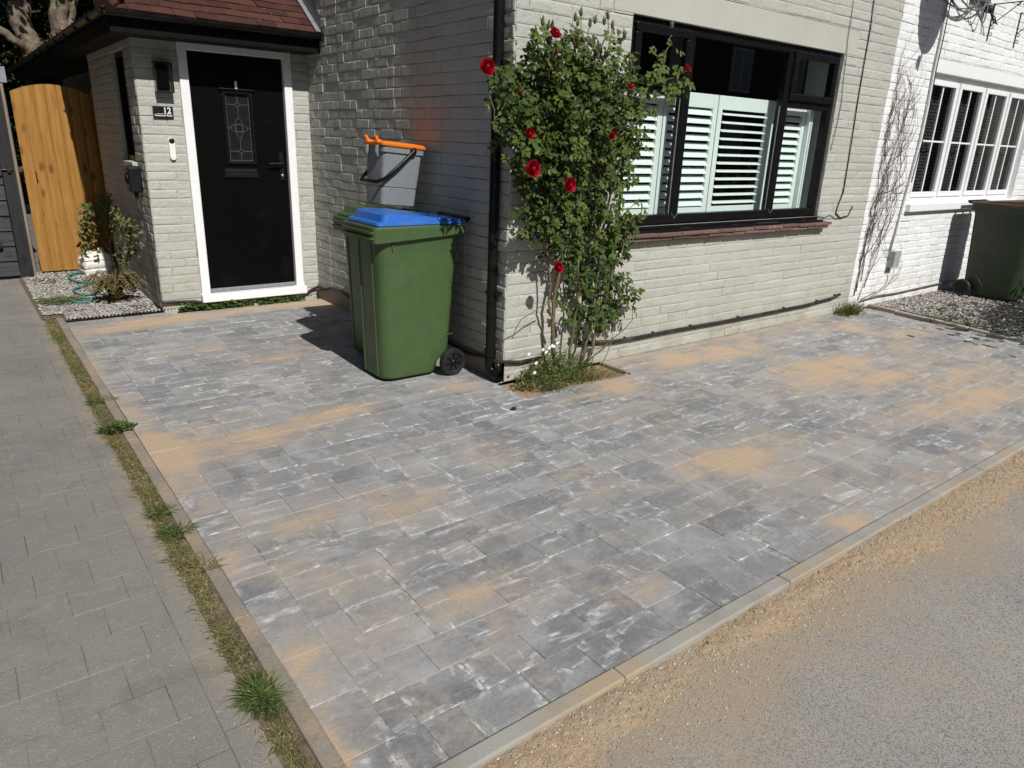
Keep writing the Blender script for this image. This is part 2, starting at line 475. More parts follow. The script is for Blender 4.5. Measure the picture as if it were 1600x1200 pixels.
def path_material():
    t = NT('old_path_blocks', 0.9, spec=0.25)
    p = t.geo()
    tone = t.attr(0)
    x = t.n('SeparateXYZ', {'Vector': p}, out=0)
    c = t.mix(tone, (0.212, 0.206, 0.190), (0.238, 0.230, 0.211))
    c = t.mix(t.math('MULTIPLY', t.ramp(t.noise(p, 1.4, 5, 0.6), 0.42, 0.7), 0.5), c, (0.285, 0.26, 0.22))
    c = t.mix(t.math('MULTIPLY', t.ramp(t.noise(p, 0.8, 3), 0.5, 0.66), 0.45), c, (0.175, 0.165, 0.158))
    v = t.n('SeparateColor', {'Color': t.n('TexVoronoi', {'Vector': p, 'Scale': 240.0}, out='Color')}, out=0)
    c = t.mix(t.math('MULTIPLY', t.ramp(t.noise(p, 260, 3, 0.7), 0.5, 0.7), 0.35), c, (0.10, 0.096, 0.088))
    c = t.mix(t.math('MULTIPLY', t.ramp(t.noise(p, 9, 5, 0.7), 0.5, 0.72), 0.35), c, (0.15, 0.142, 0.13))
    c = t.mix(t.math('MULTIPLY', t.ramp(v, 0.10, 0.0), 0.5), c, (0.40, 0.38, 0.34))
    edge = t.n('MapRange', {'Value': x, 'From Min': -2.62, 'From Max': -2.38})
    sn = t.math('ADD', t.math('MULTIPLY', edge, 0.55), t.math('MULTIPLY', t.math('SUBTRACT', t.noise(p, 4, 5, 0.6), 0.5), 0.9))
    c = t.mix(t.math('MULTIPLY', t.ramp(sn, 0.2, 0.7), 0.6), c, (0.36, 0.29, 0.20))
    jn = t.math('MULTIPLY', t.ramp(t.attr(1), 0.1, 0.9), t.math('ADD', 0.22, t.math('MULTIPLY', t.ramp(t.noise(p, 3.3, 4, 0.6), 0.50, 0.62), 0.7)))
    c = t.mix(t.math('MULTIPLY', t.ramp(t.noise(p, 2.4, 6, 0.7, 0.8), 0.5, 0.68), 0.40), c, (0.15, 0.143, 0.13))
    c = t.mix(t.math('MULTIPLY', t.ramp(t.noise(p, 5.2, 6, 0.7, 0.8), 0.60, 0.72), 0.35), c, (0.34, 0.32, 0.29))
    c = t.mix(t.math('MULTIPLY', jn, 0.75), c, (0.05, 0.046, 0.04))
    sc = t.ramp(t.noise(t.stretch(p, (14, 40, 1)), 1.0, 4, 0.6), 0.70, 0.76)
    c = t.mix(t.math('MULTIPLY', sc, 0.5), c, (0.46, 0.44, 0.40))
    t.set('Base Color', c)
    t.bump(t.math('ADD', t.noise(p, 160, 4, 0.7), t.noise(p, 22, 4)), 0.0035, 0.8)
    return t.m
M['path'] = path_material()
def concrete_material():
    t = NT('concrete_kerb', 0.9, spec=0.2)
    p = t.geo()
    c = t.mix(t.ramp(t.noise(p, 4, 5, 0.6), 0.35, 0.7), (0.345, 0.335, 0.305), (0.275, 0.255, 0.225))
    c = t.mix(t.math('MULTIPLY', t.ramp(t.noise(p, 2.2, 5, 0.6), 0.46, 0.68), 0.75), c, (0.40, 0.30, 0.19))
    c = t.mix(t.math('MULTIPLY', t.ramp(t.noise(p, 180, 3), 0.62, 0.75), 0.4), c, (0.13, 0.12, 0.11))
    t.set('Base Color', c)
    t.bump(t.noise(p, 120, 4, 0.7), 0.0025, 0.7)
    return t.m
M['kerb'] = concrete_material()
def old_kerb_material():
    t = NT('old_kerb', 0.92, spec=0.15)
    p = t.geo()
    c = t.mix(t.ramp(t.noise(p, 5, 6, 0.65), 0.35, 0.7), (0.235, 0.215, 0.18), (0.30, 0.265, 0.215))
    c = t.mix(t.math('MULTIPLY', t.ramp(t.noise(p, 2.6, 6, 0.65), 0.44, 0.62), 0.75), c, (0.37, 0.28, 0.19))
    c = t.mix(t.math('MULTIPLY', t.ramp(t.noise(p, 60, 5, 0.7), 0.5, 0.7), 0.45), c, (0.13, 0.12, 0.10))
    t.set('Base Color', c)
    t.bump(t.noise(p, 90, 5, 0.7), 0.004, 0.8)
    return t.m
M['old_kerb'] = old_kerb_material()
def pebble_material(name, a, b):
    t = NT(name, 0.8, spec=0.3)
    p = t.geo()
    c = t.mix(t.attr(0), a, b)
    c = t.mix(t.math('MULTIPLY', t.ramp(t.attr(2), 0.82, 0.9), 0.8), c, (0.60, 0.58, 0.54))
    c = t.mix(t.math('MULTIPLY', t.noise(p, 90, 4), 0.25), c, (0.16, 0.15, 0.14))
    t.set('Base Color', c)
    return t.m
M['pebble'] = pebble_material('pebble', (0.19, 0.175, 0.16), (0.42, 0.395, 0.37))
M['grit'] = pebble_material('grit', (0.27, 0.20, 0.13), (0.46, 0.36, 0.25))
M['soil'] = plain('soil', (0.15, 0.115, 0.08), 0.95, 0.1, var=0.3, bump=0.01, scale=22)
M['earth'] = plain('earth', (0.16, 0.15, 0.13), 0.95, 0.1, var=0.2, bump=0.01, scale=5)

def leaf_material(name, dark, light, back=(0.10, 0.16, 0.03), brown=(0.30, 0.20, 0.09), trans=0.25, rough=0.42):
    t = NT(name, rough, spec=0.22)
    c = t.mix(t.attr(0), dark, light)
    c = t.mix(t.math('MULTIPLY', t.attr(1), 1.0), c, brown)
    p = t.geo()
    c = t.mix(t.math('MULTIPLY', t.ramp(t.noise(p, 40, 3), 0.4, 0.7), 0.3), c, tuple(x * 0.65 for x in dark))
    t.set('Base Color', c)
    tl = t.n('BsdfTranslucent', {'Color': (*back, 1)})
    t.t.links.new(t.mix(0.5, c, back), tl.node.inputs['Color'])
    mx = t.n('MixShader', {0: trans, 1: t.b.outputs[0], 2: tl})
    t.t.links.new(mx, t.out.inputs['Surface'])
    return t.m
M['rose_leaf'] = leaf_material('rose_leaf', (0.036, 0.066, 0.015), (0.125, 0.172, 0.038), rough=0.5)
M['shrub_leaf'] = leaf_material('shrub_leaf', (0.055, 0.068, 0.022), (0.17, 0.18, 0.062))
M['weed'] = leaf_material('weed', (0.045, 0.085, 0.018), (0.12, 0.19, 0.045), brown=(0.36, 0.27, 0.13))
M['grass'] = leaf_material('grass_blade', (0.05, 0.095, 0.022), (0.12, 0.18, 0.05), brown=(0.40, 0.31, 0.16), rough=0.6)
M['fern'] = leaf_material('fern', (0.11, 0.11, 0.035), (0.25, 0.23, 0.085), brown=(0.24, 0.16, 0.09))
M['tree_leaf'] = leaf_material('tree_leaf', (0.014, 0.024, 0.008), (0.045, 0.065, 0.02), brown=(0.16, 0.095, 0.055))  # greens kept very dark to stand in for deep shade
M['cane'] = plain('cane', (0.15, 0.12, 0.07), 0.8, 0.2, var=0.3, bump=0.002, scale=40)
M['green_cane'] = plain('green_cane', (0.085, 0.10, 0.04), 0.7, 0.3, var=0.3, scale=40)
M['twig'] = plain('twig', (0.20, 0.16, 0.12), 0.85, 0.2, var=0.3, scale=40)
M['vine'] = plain('vine', (0.11, 0.075, 0.058), 0.9, 0.1, var=0.4, scale=30)
M['bark'] = plain('bark', (0.165, 0.138, 0.105), 0.95, 0.1, var=0.45, bump=0.03, scale=9)
M['petal_white'] = plain('petal_white', (0.80, 0.80, 0.76), 0.6, 0.2, var=0.05)
def petal_material():
    t = NT('rose_petal', 0.5, spec=0.25)
    c = t.mix(t.attr(0), (0.20, 0.003, 0.010), (0.50, 0.008, 0.026))
    t.set('Base Color', c)
    tl = t.n('BsdfTranslucent', {'Color': (0.6, 0.01, 0.03, 1)})
    mx = t.n('MixShader', {0: 0.2, 1: t.b.outputs[0], 2: tl})
    t.t.links.new(mx, t.out.inputs['Surface'])
    return t.m
M['petal'] = petal_material()

def timber_material(name, a, b, knot, rough=0.6, bump=0.0015, axis='Z'):
    t = NT(name, rough, spec=0.3)
    p = t.geo()
    rn = t.attr(2)
    off = t.n('CombineXYZ', {0: t.math('MULTIPLY', rn, 13.0), 1: 0.0, 2: t.math('MULTIPLY', rn, 29.0)})
    q = t.n('VectorMath', {0: p, 1: off}, operation='ADD')
    sc = (26, 26, 1.6) if axis == 'Z' else (1.6, 26, 26)
    g = t.noise(t.stretch(q, sc), 1.0, 5, 0.6, 0.8)
    c = t.mix(t.ramp(g, 0.3, 0.7), a, b)
    k = t.n('TexVoronoi', {'Vector': t.stretch(q, (7.5, 7.5, 3.4) if axis == 'Z' else (3.4, 7.5, 7.5)), 'Scale': 1.0}, out=0)
    c = t.mix(t.math('MULTIPLY', t.ramp(k, 0.26, 0.06), 0.9), c, knot)
    c = t.mix(t.math('MULTIPLY', t.ramp(t.noise(p, 3, 4), 0.4, 0.7), 0.3), c, a)
    t.set('Base Color', c)
    t.bump(t.math('ADD', g, t.ramp(k, 0.2, 0.05)), bump, 0.7)
    return t.m
M['timber'] = timber_material('new_timber', (0.285, 0.138, 0.030), (0.41, 0.215, 0.058), (0.13, 0.05, 0.014))
M['black_timber'] = timber_material('black_timber', (0.030, 0.031, 0.034), (0.062, 0.063, 0.067), (0.012, 0.012, 0.013), bump=0.004, axis='X')
M['post_timber'] = timber_material('post_timber', (0.016, 0.016, 0.018), (0.03, 0.03, 0.032), (0.01, 0.01, 0.01))
M['grey_timber'] = timber_material('grey_timber', (0.20, 0.16, 0.12), (0.28, 0.23, 0.18), (0.10, 0.08, 0.06))

def tile_material():
    t = NT('clay_tiles', 0.85, spec=0.2)
    p = t.geo()
    c = t.mix(t.attr(0), (0.045, 0.020, 0.016), (0.085, 0.035, 0.027))
    c = t.mix(t.math('MULTIPLY', t.ramp(t.noise(p, 9, 6, 0.65), 0.45, 0.7), 0.5), c, (0.08, 0.04, 0.032))
    c = t.mix(t.math('MULTIPLY', t.ramp(t.noise(p, 24, 4), 0.66, 0.72), 0.6), c, (0.20, 0.18, 0.15))
    t.set('Base Color', c)
    t.bump(t.noise(p, 60, 5, 0.65), 0.004, 0.8)
    return t.m
M['tile'] = tile_material()
def sill_tile_material():
    t = NT('sill_tiles', 0.8, spec=0.3)
    p = t.geo()
    c = t.mix(t.attr(0), (0.125, 0.075, 0.066), (0.21, 0.135, 0.12))
    c = t.mix(t.math('MULTIPLY', t.ramp(t.noise(p, 30, 5), 0.5, 0.7), 0.6), c, (0.07, 0.045, 0.04))
    t.set('Base Color', c)
    t.bump(t.noise(p, 80, 5), 0.003, 0.8)
    return t.m
M['sill_tile'] = sill_tile_material()

# ------------------------------------------------------------------ masonry
def cut(rect, holes):
    out = [rect]
    for hx0, hz0, hx1, hz1 in holes:
        nx = []
        for a0, b0, a1, b1 in out:
            if a1 <= hx0 or a0 >= hx1 or b1 <= hz0 or b0 >= hz1:
                nx.append((a0, b0, a1, b1)); continue
            if a0 < hx0: nx.append((a0, b0, hx0, b1))
            if a1 > hx1: nx.append((hx1, b0, a1, b1))
            m0, m1 = max(a0, hx0), min(a1, hx1)
            if b0 < hz0: nx.append((m0, b0, m1, hz0))
            if b1 > hz1: nx.append((m0, hz1, m1, b1))
        out = nx
    return [r for r in out if r[2] - r[0] > 0.004 and r[3] - r[1] > 0.004]

def brick_face(mb, org, U, N, width, z0, z1, holes=(), seed=1, depth=0.007, course=0.0755, L=0.225, rough=0.5, bond='stretcher', lens=(1, 1, 1, 1, 1, 0.5), tilt=0.16, bev=0.0065):
    rng = random.Random(seed)
    Z = Vector((0, 0, 1))
    org, U, N = Vector(org), Vector(U), Vector(N)
    flip = U.cross(Z).dot(N) < 0
    def pt(u, z, d): return org + U * u + Z * (z - org.z) + N * d
    row = 0
    z = z0
    while z < z1 - 1e-4:
        zt = min(z + course, z1)
        u = 0.0
        cuts = [0.0]
        x = -rng.choice((0.0, 0.005)) - (L / 2 if row % 2 else 0) + rng.uniform(-0.01, 0.01)
        k = 0
        while x < width:
            if bond == 'flemish': x += L if (k + row) % 2 else L * 0.5
            else: x += L * rng.choice(lens) + rng.uniform(-0.006, 0.006)
            if 0.03 < x < width - 0.03: cuts.append(x)
            k += 1
        cuts.append(width)
        for a, b in zip(cuts, cuts[1:]):
            D = depth * rng.uniform(0.55, 1.3)
            tone = rng.random()
            for (a0, b0, a1, b1) in cut((a, z, b, zt), holes):
                w, h = a1 - a0, b1 - b0
                def ring(ins, d, jit, dj):
                    i = min(ins, w * 0.3, h * 0.3)
                    out = []
                    for (cu, cz, su, sz) in ((a0, b0, 1, 1), (a1, b0, -1, 1), (a1, b1, -1, -1), (a0, b1, 1, -1)):
                        out.append(pt(cu + su * i * rng.uniform(1 - jit, 1 + jit), cz + sz * i * rng.uniform(1 - jit, 1 + jit), d + rng.uniform(-dj, dj)))
                    return out
                r0 = ring(0.0, 0.0, 0, 0)
                r1 = ring(bev, D * 0.75, rough, D * max(0.10, tilt))
                r2 = ring(bev * 2.6, D, rough * 0.6, D * tilt)
                fs = []
                for i in range(2):
                    for q in range(4):
                        fs.append((i * 4 + q, i * 4 + (q + 1) % 4, i * 4 + 4 + (q + 1) % 4, i * 4 + 4 + q))
                fs.append((8, 9, 10, 11))
                if flip: fs = [tuple(reversed(f)) for f in fs]
                rq = rng.random()
                mb.add(r0 + r1 + r2, fs, [(tone, 1, rq, 1)] * 4 + [(tone, 0, rq, 1)] * 8)
        z = zt
        row += 1

# ------------------------------------------------------------------ ground
mb = MB(); mb.quad((-200, -200, -0.16), (200, -200, -0.16), (200, 200, -0.16), (-200, 200, -0.16))
mb.build('ground', M['earth'], props=STRUCT)
mb = MB()
mb.quad((-60, -12.5, -0.014), (60, -12.5, -0.014), (60, -2.557, -0.014), (-2.33, -2.557, -0.014)) if False else None
mb.quad((-60, -12.5, -0.014), (60, -12.5, -0.014), (60, -2.54, -0.014), (-60, -2.54, -0.014))
mb.build('road', M['road'], props=STRUCT)

# sand blobs: position, radius, weight (heaps swept over the paving)
SAND = []
def blob(px, py, rx, ry, w=0.55):
    c = gr(px, py)
    SAND.append((c.x, c.y, rx, ry, w))
for b in ((390, 690, .30, .16, .6), (470, 665, .34, .13, .5), (545, 640, .22, .09, .75), (650, 780, .22, .10, .4), (740, 705, .22, .09, .65),
          (790, 718, .16, .05, .7), (905, 735, .14, .06, .7), (915, 778, .12, .06, .7), (480, 815, .16, .05, .65), (640, 800, .22, .12, .4),
          (735, 925, .13, .06, .8), (350, 880, .07, .12, .8), (470, 1040, .08, .14, .6), (520, 1170, .04, .14, .9), (985, 925, .17, .07, .6),
          (1020, 915, .1, .05, .55), (1330, 815, .13, .10, 1.0), (1150, 720, .42, .17, .75), (1200, 700, .3, .14, .45), (1100, 715, .2, .1, .5),
          (1130, 555, .62, .12, .7), (1060, 560, .25, .12, .7), (1290, 570, .5, .13, .75), (1390, 590, .5, .14, .8), (1500, 590, .6, .18, .7),
          (1560, 620, .4, .16, .55), (1330, 510, .35, .12, .75), (1420, 520, .5, .18, .75), (1520, 545, .3, .1, .5), (1360, 670, .4, .14, .5),
          (965, 600, .16, .2, .9), (905, 620, .3, .06, .55), (955, 650, .18, .1, .35), (1450, 640, .5, .2, .3), (1410, 740, .22, .14, .35),
          (720, 605, .13, .12, .9), (765, 612, .14, .07, .55), (660, 610, .2, .06, .4), (260, 500, .5, .18, .8), (170, 515, .3, .12, .7),
          (420, 480, .45, .14, .9), (500, 475, .12, .3, .9), (330, 545, .5, .1, .45), (430, 560, .3, .1, .6), (150, 585, .07, .45, .8),
          (200, 640, .09, .4, .8), (260, 705, .09, .22, .85), (250, 725, .07, .4, .5), (130, 545, .08, .3, .5), (560, 900, .2, .1, .3), (1060, 660, .4, .1, .35),
          (1010, 640, .2, .1, .3), (480, 880, .1, .2, .3), (1500, 715, .2, .12, .5), (1560, 690, .3, .1, .6), (640, 700, .3, .1, .3), (320, 780, .06, .3, .4)):
    blob(*b)
for b in ((1180, 530, .9, .14, .45), (1400, 560, .9, .2, .4), (1250, 610, .6, .15, .35), (1500, 640, .6, .2, .4), (600, 770, .5, .12, .25), (900, 900, .5, .12, .2), (330, 690, .25, .3, .2), (560, 1000, .3, .12, .25), (1230, 750, .5, .2, .25)): blob(*b)
def sand_at(x, y):
    s = 0.0
    for bx, by, rx, ry, w in SAND:
        d = ((x - bx) / rx) ** 2 + ((y - by) / ry) ** 2
        if d < 6: s += w * math.exp(-d * 0.8)
    s += 0.5 * math.exp(-((y + 0.0) / 0.13) ** 2) * (1 if x > 0.9 else 0)
    s = s * 0.84 + 0.10 + 0.30 * fbm(x * 0.75 + 5, y * 0.75, 3.0)
    return max(0.0, min(1.0, s))
SIDE = lambda y: 5.06 + (y - 0.1) * 0.152           # right hand edge of the paving
PIT = (-0.06, -0.335, 0.93, 0.0)
def blocks(mb, rects, holes, tonef, sandf, gap=0.003, cham=0.0018, top=0.0, sink=0.0028, edge_ok=None, nx=3, ny=2, joint=0.0):
    for (x0, y0, x1, y1) in rects:
        for (a0, b0, a1, b1) in cut((x0, y0, x1, y1), holes):
            if edge_ok and not edge_ok(a0, b0, a1, b1): continue
            tone = tonef(a0, b0)
            r = random.random()
            tz = top + rnd(-0.0015, 0.0015); tx = rnd(-0.004, 0.004); ty = rnd(-0.004, 0.004)
            g = gap / 2 * rnd(0.6, 1.4)
            c = cham * rnd(0.6, 1.3)
            vs, cs = [], []
            xs = [a0 + g, a1 - g]; ys = [b0 + g, b1 - g]
            cx, cy = (a0 + a1) / 2, (b0 + b1) / 2
            ring = [(xs[0], ys[0]), (xs[1], ys[0]), (xs[1], ys[1]), (xs[0], ys[1])]
            for (x, y) in ((a0, b0), (a1, b0), (a1, b1), (a0, b1)):
                sv = sandf(x, y)
                vs.append((x, y, top - sink * (1 - 0.8 * min(1, sv)))); cs.append((max(0, tone - 0.35), min(1, max(0, sv + joint)), r, 1))
            gx = [xs[0] + c + (xs[1] - xs[0] - 2 * c) * i / nx for i in range(nx + 1)]
            gy = [ys[0] + c + (ys[1] - ys[0] - 2 * c) * j / ny for j in range(ny + 1)]
            for j in range(ny + 1):
                for i in range(nx + 1):
                    x, y = gx[i], gy[j]
                    vs.append((x + rnd(-.0008, .0008), y + rnd(-.0008, .0008), tz + (x - cx) * tx + (y - cy) * ty))
                    cs.append((tone, sandf(x, y), r, 1))
            I = lambda i, j: 4 + j * (nx + 1) + i
            U = lambda k: ((vs[k][0] - a0) / (a1 - a0), (vs[k][1] - b0) / (b1 - b0))
            fs = []
            for j in range(ny):
                for i in range(nx): fs.append((I(i, j), I(i + 1, j), I(i + 1, j + 1), I(i, j + 1)))
            fs.append((0, 1) + tuple(I(i, 0) for i in range(nx, -1, -1)))
            fs.append((1, 2) + tuple(I(nx, j) for j in range(ny, -1, -1)))
            fs.append((2, 3) + tuple(I(i, ny) for i in range(nx + 1)))
            fs.append((3, 0) + tuple(I(0, j) for j in range(ny + 1)))
            mb.add(vs, fs, cs, [[U(k) for k in f] for f in fs])

random.seed(11)
mb = MB()
rects = []
y = -2.4955
rects_front = []
x = -2.108 - 0.157
while x < 5.2:
    L = random.choice((0.235, 0.235, 0.16, 0.12))
    rects_front.append((x, -2.4955, x + L, -2.338)); x += L
yb = -2.338
left_col = []
while yb < 3.2:
    L = random.choice((0.235, 0.16, 0.12))
    left_col.append((-2.265, yb, -2.108, min(yb + L, 3.2))); yb += L
field = []
yy = -2.338
CH = 0.152
row = 0
while yy < 3.2:
    y1 = min(yy + CH, 3.2)
    x = -2.108
    xe = 5.2 if yy < 0 else 0.0
    first = True
    while x < xe:
        L = random.choice((0.235, 0.235, 0.157, 0.157, 0.118))
        if first: L *= random.choice((0.5, 0.7, 1.0)); first = False
        if xe - (x + L) < 0.06: L = xe - x
        field.append((x, yy, x + L, y1)); x += L
    yy = y1
holes = [PIT, (0.0, 0.0, 9.0, 9.0), (-1.475, 3.11, 0.1, 9.0)]
def tonef(x, y):
    return min(1, max(0, 0.42 + 0.30 * fbm(x * 0.9, y * 0.9, 7) + rnd(-0.28, 0.28)))
ok = lambda a0, b0, a1, b1: a1 < SIDE(b0) + 0.03
blocks(mb, rects_front + left_col + field, holes, tonef, sand_at, edge_ok=ok)
# jointing sand showing between the blocks
base = [((-2.265, -2.4955), (4.70, -2.4955), (5.07, -0.338), (-2.265, -0.338)), ((-2.265, -0.338), (-0.06, -0.338), (-0.06, 3.2), (-2.265, 3.2)), ((0.93, -0.338), (5.05, -0.338), (5.07, 0.0), (0.93, 0.0))]
for q in base:
    mb.add([(x, y, -0.02) for x, y in q], [(0, 1, 2, 3)], [(0.45, 0.36, 0.5, 1)] * 4)
mb.build('paving', M['paver'], props=STRUCT)

# kerbs
mb = MB()
x = -2.326
while x < 4.7:
    x1 = min(x + 0.915, 4.72)
    mb.box(x + 0.0015, -2.5545, -0.12, x1 - 0.0015, -2.4965, 0.010 + rnd(-.002, .002))
    x = x1
mb.build('kerb', M['kerb'], bevel=0.006, props=STRUCT)
mb = MB()
y = -2.494
while y < 3.35:
    y1 = min(y + 0.915, 3.38)
    j = rnd(-.003, .003)
    mb.box(-2.322 + j, y + 0.0015, -0.12, -2.267 + j, y1 - 0.0015, 0.004 + rnd(-.002, .004))
    y = y1
mb.build('path_kerb', M['old_kerb'], bevel=0.006, props=STRUCT)

# old path on the left
random.seed(12)
mb = MB()
rects = []
y = -4.2
row = 0
while y < 6.0:
    y1 = y + 0.1745
    x = -2.493 - (0.09 if row % 2 else 0.0)
    if row % 2: rects.append((-2.583, y, -2.493, y1))
    while x > -5.2:
        L = 0.1785
        rects.append((x - L, y, x, y1)); x -= L
    y = y1; row += 1
y = -4.2
while y < 5.6:
    L = 0.36
    rects.append((-2.493, y, -2.392, y + L)); y += L
pt = lambda x, y: min(1, max(0, 0.5 + 0.5 * fbm(x, y, 2) + rnd(-.25, .25)))
blocks(mb, rects, [], pt, lambda x, y: 0.0, gap=0.0025, cham=0.0012, top=-0.008, sink=0.0010, nx=1, ny=1, joint=1.0)
mb.add([(x, y, -0.0095) for x, y in ((-5.2, -4.2), (-2.392, -4.2), (-2.392, 6.0), (-5.2, 6.0))], [(0, 1, 2, 3)], [(0.1, 0, 0.5, 1)] * 4)
mb.build('path', M['path'], props=STRUCT)
mb = MB(); mb.quad((-40, -4.2, -0.02), (-5.19, -4.2, -0.02), (-5.19, 40, -0.02), (-40, 40, -0.02)); mb.quad((-5.19, 5.99, -0.02), (-2.3, 5.99, -0.02), (-2.3, 40, -0.02), (-5.19, 40, -0.02))
mb.build('driveway_beyond', M['earth'], props=STRUCT)
mb = MB(); mb.quad((-2.400, -2.56, -0.0065), (-2.318, -2.56, -0.004), (-2.318, 3.4, -0.004), (-2.400, 3.4, -0.0065))
mb.build('verge_soil', M['soil'], props=STRUCT)

# gravel beds: soil sheet and loose stones
def stone(mb, c, r, flat=0.6, rng=random):
    ph = rng.uniform(0, 6.28)
    vs = []
    for k in range(5):
        a = ph + k * 1.2566
        q = r * rng.uniform(0.75, 1.15)
        vs.append((c[0] + math.cos(a) * q, c[1] + math.sin(a) * q * 0.85, c[2] + rng.uniform(-.25, .25) * r * flat))
    vs.append((c[0] + rng.uniform(-.2, .2) * r, c[1] + rng.uniform(-.2, .2) * r, c[2] + r * flat))
    vs.append((c[0], c[1], c[2] - r * flat))
    fs = [(k, (k + 1) % 5, 5) for k in range(5)] + [((k + 1) % 5, k, 6) for k in range(5)]
    t = rng.random()
    mb.add(vs, fs, [(t, 0, rng.random(), 1)] * 7)
random.seed(21)
LEFT_BED = [(-2.26, 3.22), (-1.46, 3.27), (-1.46, 5.75), (-2.3, 5.75)]
mb = MB(); mb.add([(x, y, 0.0) for x, y in LEFT_BED], [(0, 1, 2, 3)])
mb.add([(x, y, 0.0) for x, y in ((-2.42, 3.4), (-2.26, 3.4), (-2.3, 5.75), (-2.44, 5.75))], [(0, 1, 2, 3)])
mb.build('soil_bed', M['soil'], props=STRUCT)
mb = MB()
for _ in range(9000):
    y = 3.24 + (5.75 - 3.24) * random.random() ** 1.3
    x = rnd(-2.40 + 0.0 * y, -1.47)
    if x < -2.25 and y < 3.5: continue
    if fbm(x * 2.5, y * 2.5, 1) > 0.28 and random.random() < 0.75: continue
    stone(mb, (x, y, 0.006 + rnd(0, 0.012)), rnd(0.007, 0.016))
mb.build('gravel', M['pebble'], props={'kind': 'stuff'})
RIGHT_BED = lambda y: SIDE(y) + 0.06
mb = MB(); mb.add([(5.03, 0.0, 0.005), (4.68, -2.2, 0.005), (10, -2.2, 0.005), (10, 0, 0.005)], [(0, 1, 2, 3)])
mb.build('soil_bed', M['soil'], props=STRUCT)
mb = MB()
for _ in range(12000):
    y = -2.1 * random.random() ** 1.2
    x = RIGHT_BED(y) + 3.6 * random.random() ** 1.2 + 0.04
    stone(mb, (x, y - 0.01, 0.012 + rnd(0, 0.014)), rnd(0.008, 0.018))
mb.build('gravel', M['pebble'], props={'kind': 'stuff'})
# stone edging between the paving and the neighbour's gravel
mb = MB()
y = -2.45
while y < 0.0:
    L = rnd(0.25, 0.4)
    y1 = min(y + L, 0.02)
    for k in range(1):
        x = SIDE(y) - 0.035
        tf = Matrix.Translation((x, y, 0)) @ Matrix.Rotation(-math.atan(0.152), 4, 'Z')
        mb.box(0, 0.004, -0.05, 0.07, (y1 - y) * 1.0, 0.028 + rnd(-.006, .008), tf)
    y = y1
mb.build('edging', M['kerb'], bevel=0.01, props=STRUCT)

# sand swept along the kerb on the road, and grit
random.seed(31)
def ridge(x, y):
    d = -2.555 - y
    w = 0.13 + 0.07 * fbm(x * 0.9, 1.3, 4) + (0.06 if x > 0 else 0)
    h = (0.016 + 0.012 * fbm(x * 2.2, 3.1, 9)) * math.exp(-((d - 0.045) / w) ** 2 * 1.6)
    return -0.0145 + h - 0.006 + 0.004 * fbm(x * 9, y * 9, 5) + 0.0045 * fbm(x * 48, y * 48, 2, 4)
mb = MB()
NX, NY = 900, 52
vs = []
for j in range(NY + 1):
    for i in range(NX + 1):
        x = -2.9 + 8.4 * i / NX; y = -2.552 - 0.42 * j / NY
        vs.append((x, y, ridge(x, y)))
mb.add(vs, [(j * (NX + 1) + i, j * (NX + 1) + i + 1, (j + 1) * (NX + 1) + i + 1, (j + 1) * (NX + 1) + i) for j in range(NY) for i in range(NX)])
for f in range(len(mb.f)): mb.f[f] = list(reversed(mb.f[f]))
mb.build('sand_drift', M['sand'], smooth=True, props={'kind': 'stuff'})
mb = MB()
for _ in range(9000):
    x = rnd(-2.6, 5.2); d = abs(random.gauss(0.06, 0.11)) + 0.004
    if random.random() < 0.03: d = rnd(0, 1.6)
    y = -2.555 - d
    z = max(ridge(x, y) if d < 0.42 else -0.014, -0.014)
    stone(mb, (x, y, z + 0.001), rnd(0.002, 0.0055))
for _ in range(900):
    x = rnd(-2.3, 3.0); y = rnd(-2.5, 2.6)
    if x > -0.1 and y > -0.1: continue
    if sand_at(x, y) < 0.35: continue
    stone(mb, (x, y, 0.001), rnd(0.0015, 0.003))
for _ in range(500):
    stone(mb, (-2.44 + random.gauss(0, 0.09), rnd(-2.3, 3.4), -0.008), rnd(0.0015, 0.004))
mb.build('grit', M['grit'], props={'kind': 'stuff'})

# ------------------------------------------------------------------ the cream house
house = thing('house', 'cream painted brick house with the black front door and black framed window', 'house', (2.28, 1.6, 0))
WX0, WX1, WZ0, WZ1 = 0.985, 3.672, 1.022, 2.432
HW = 4.560
mb = MB()
brick_face(mb, (0, 0, 0), (1, 0, 0), (0, -1, 0), HW, 0.0, 3.775, [(WX0, WZ0, WX1, WZ1), (0.80, WZ1, 3.86, WZ1 + 0.20)], seed=3, depth=0.0058, course=0.0755, rough=0.8, lens=(1, 2, 2, 3, 1.5, 1))
# reveals
for (a, b) in (((WX0, WZ0), (WX0, WZ1)), ((WX1, WZ0), (WX1, WZ1))):
    mb.quad((a[0], 0.0, a[1]), (b[0], 0.0, b[1]), (b[0], 0.12, b[1]), (a[0], 0.12, a[1]))
mb.quad((0, 0, 3.775), (HW, 0, 3.775), (HW, 0, 5.4), (0, 0, 5.4))
mb.build('front_wall', M['cream'], house)
mb = MB(); mb.box(0.80, -0.005, WZ1, 3.86, 0.11, WZ1 + 0.20)
mb.build('lintel', M['render_smooth'], house, bevel=0.004)
mb = MB()
brick_face(mb, (0, 3.3, 0), (0, -1, 0), (-1, 0, 0), 3.3, 0.14, 3.84, seed=5, tilt=0.02, bev=0.0042, depth=0.009, rough=0.9, bond='flemish', course=0.0755)
brick_face(mb, (0, 12, 0), (0, -1, 0), (-1, 0, 0), 8.7, 2.3, 3.84, seed=6, tilt=0.02, bev=0.0042, depth=0.009, rough=0.9, bond='flemish', course=0.0755)
mb.quad((0, 12, 3.84), (0, 0, 3.84), (0, 0, 5.4), (0, 12, 5.4))
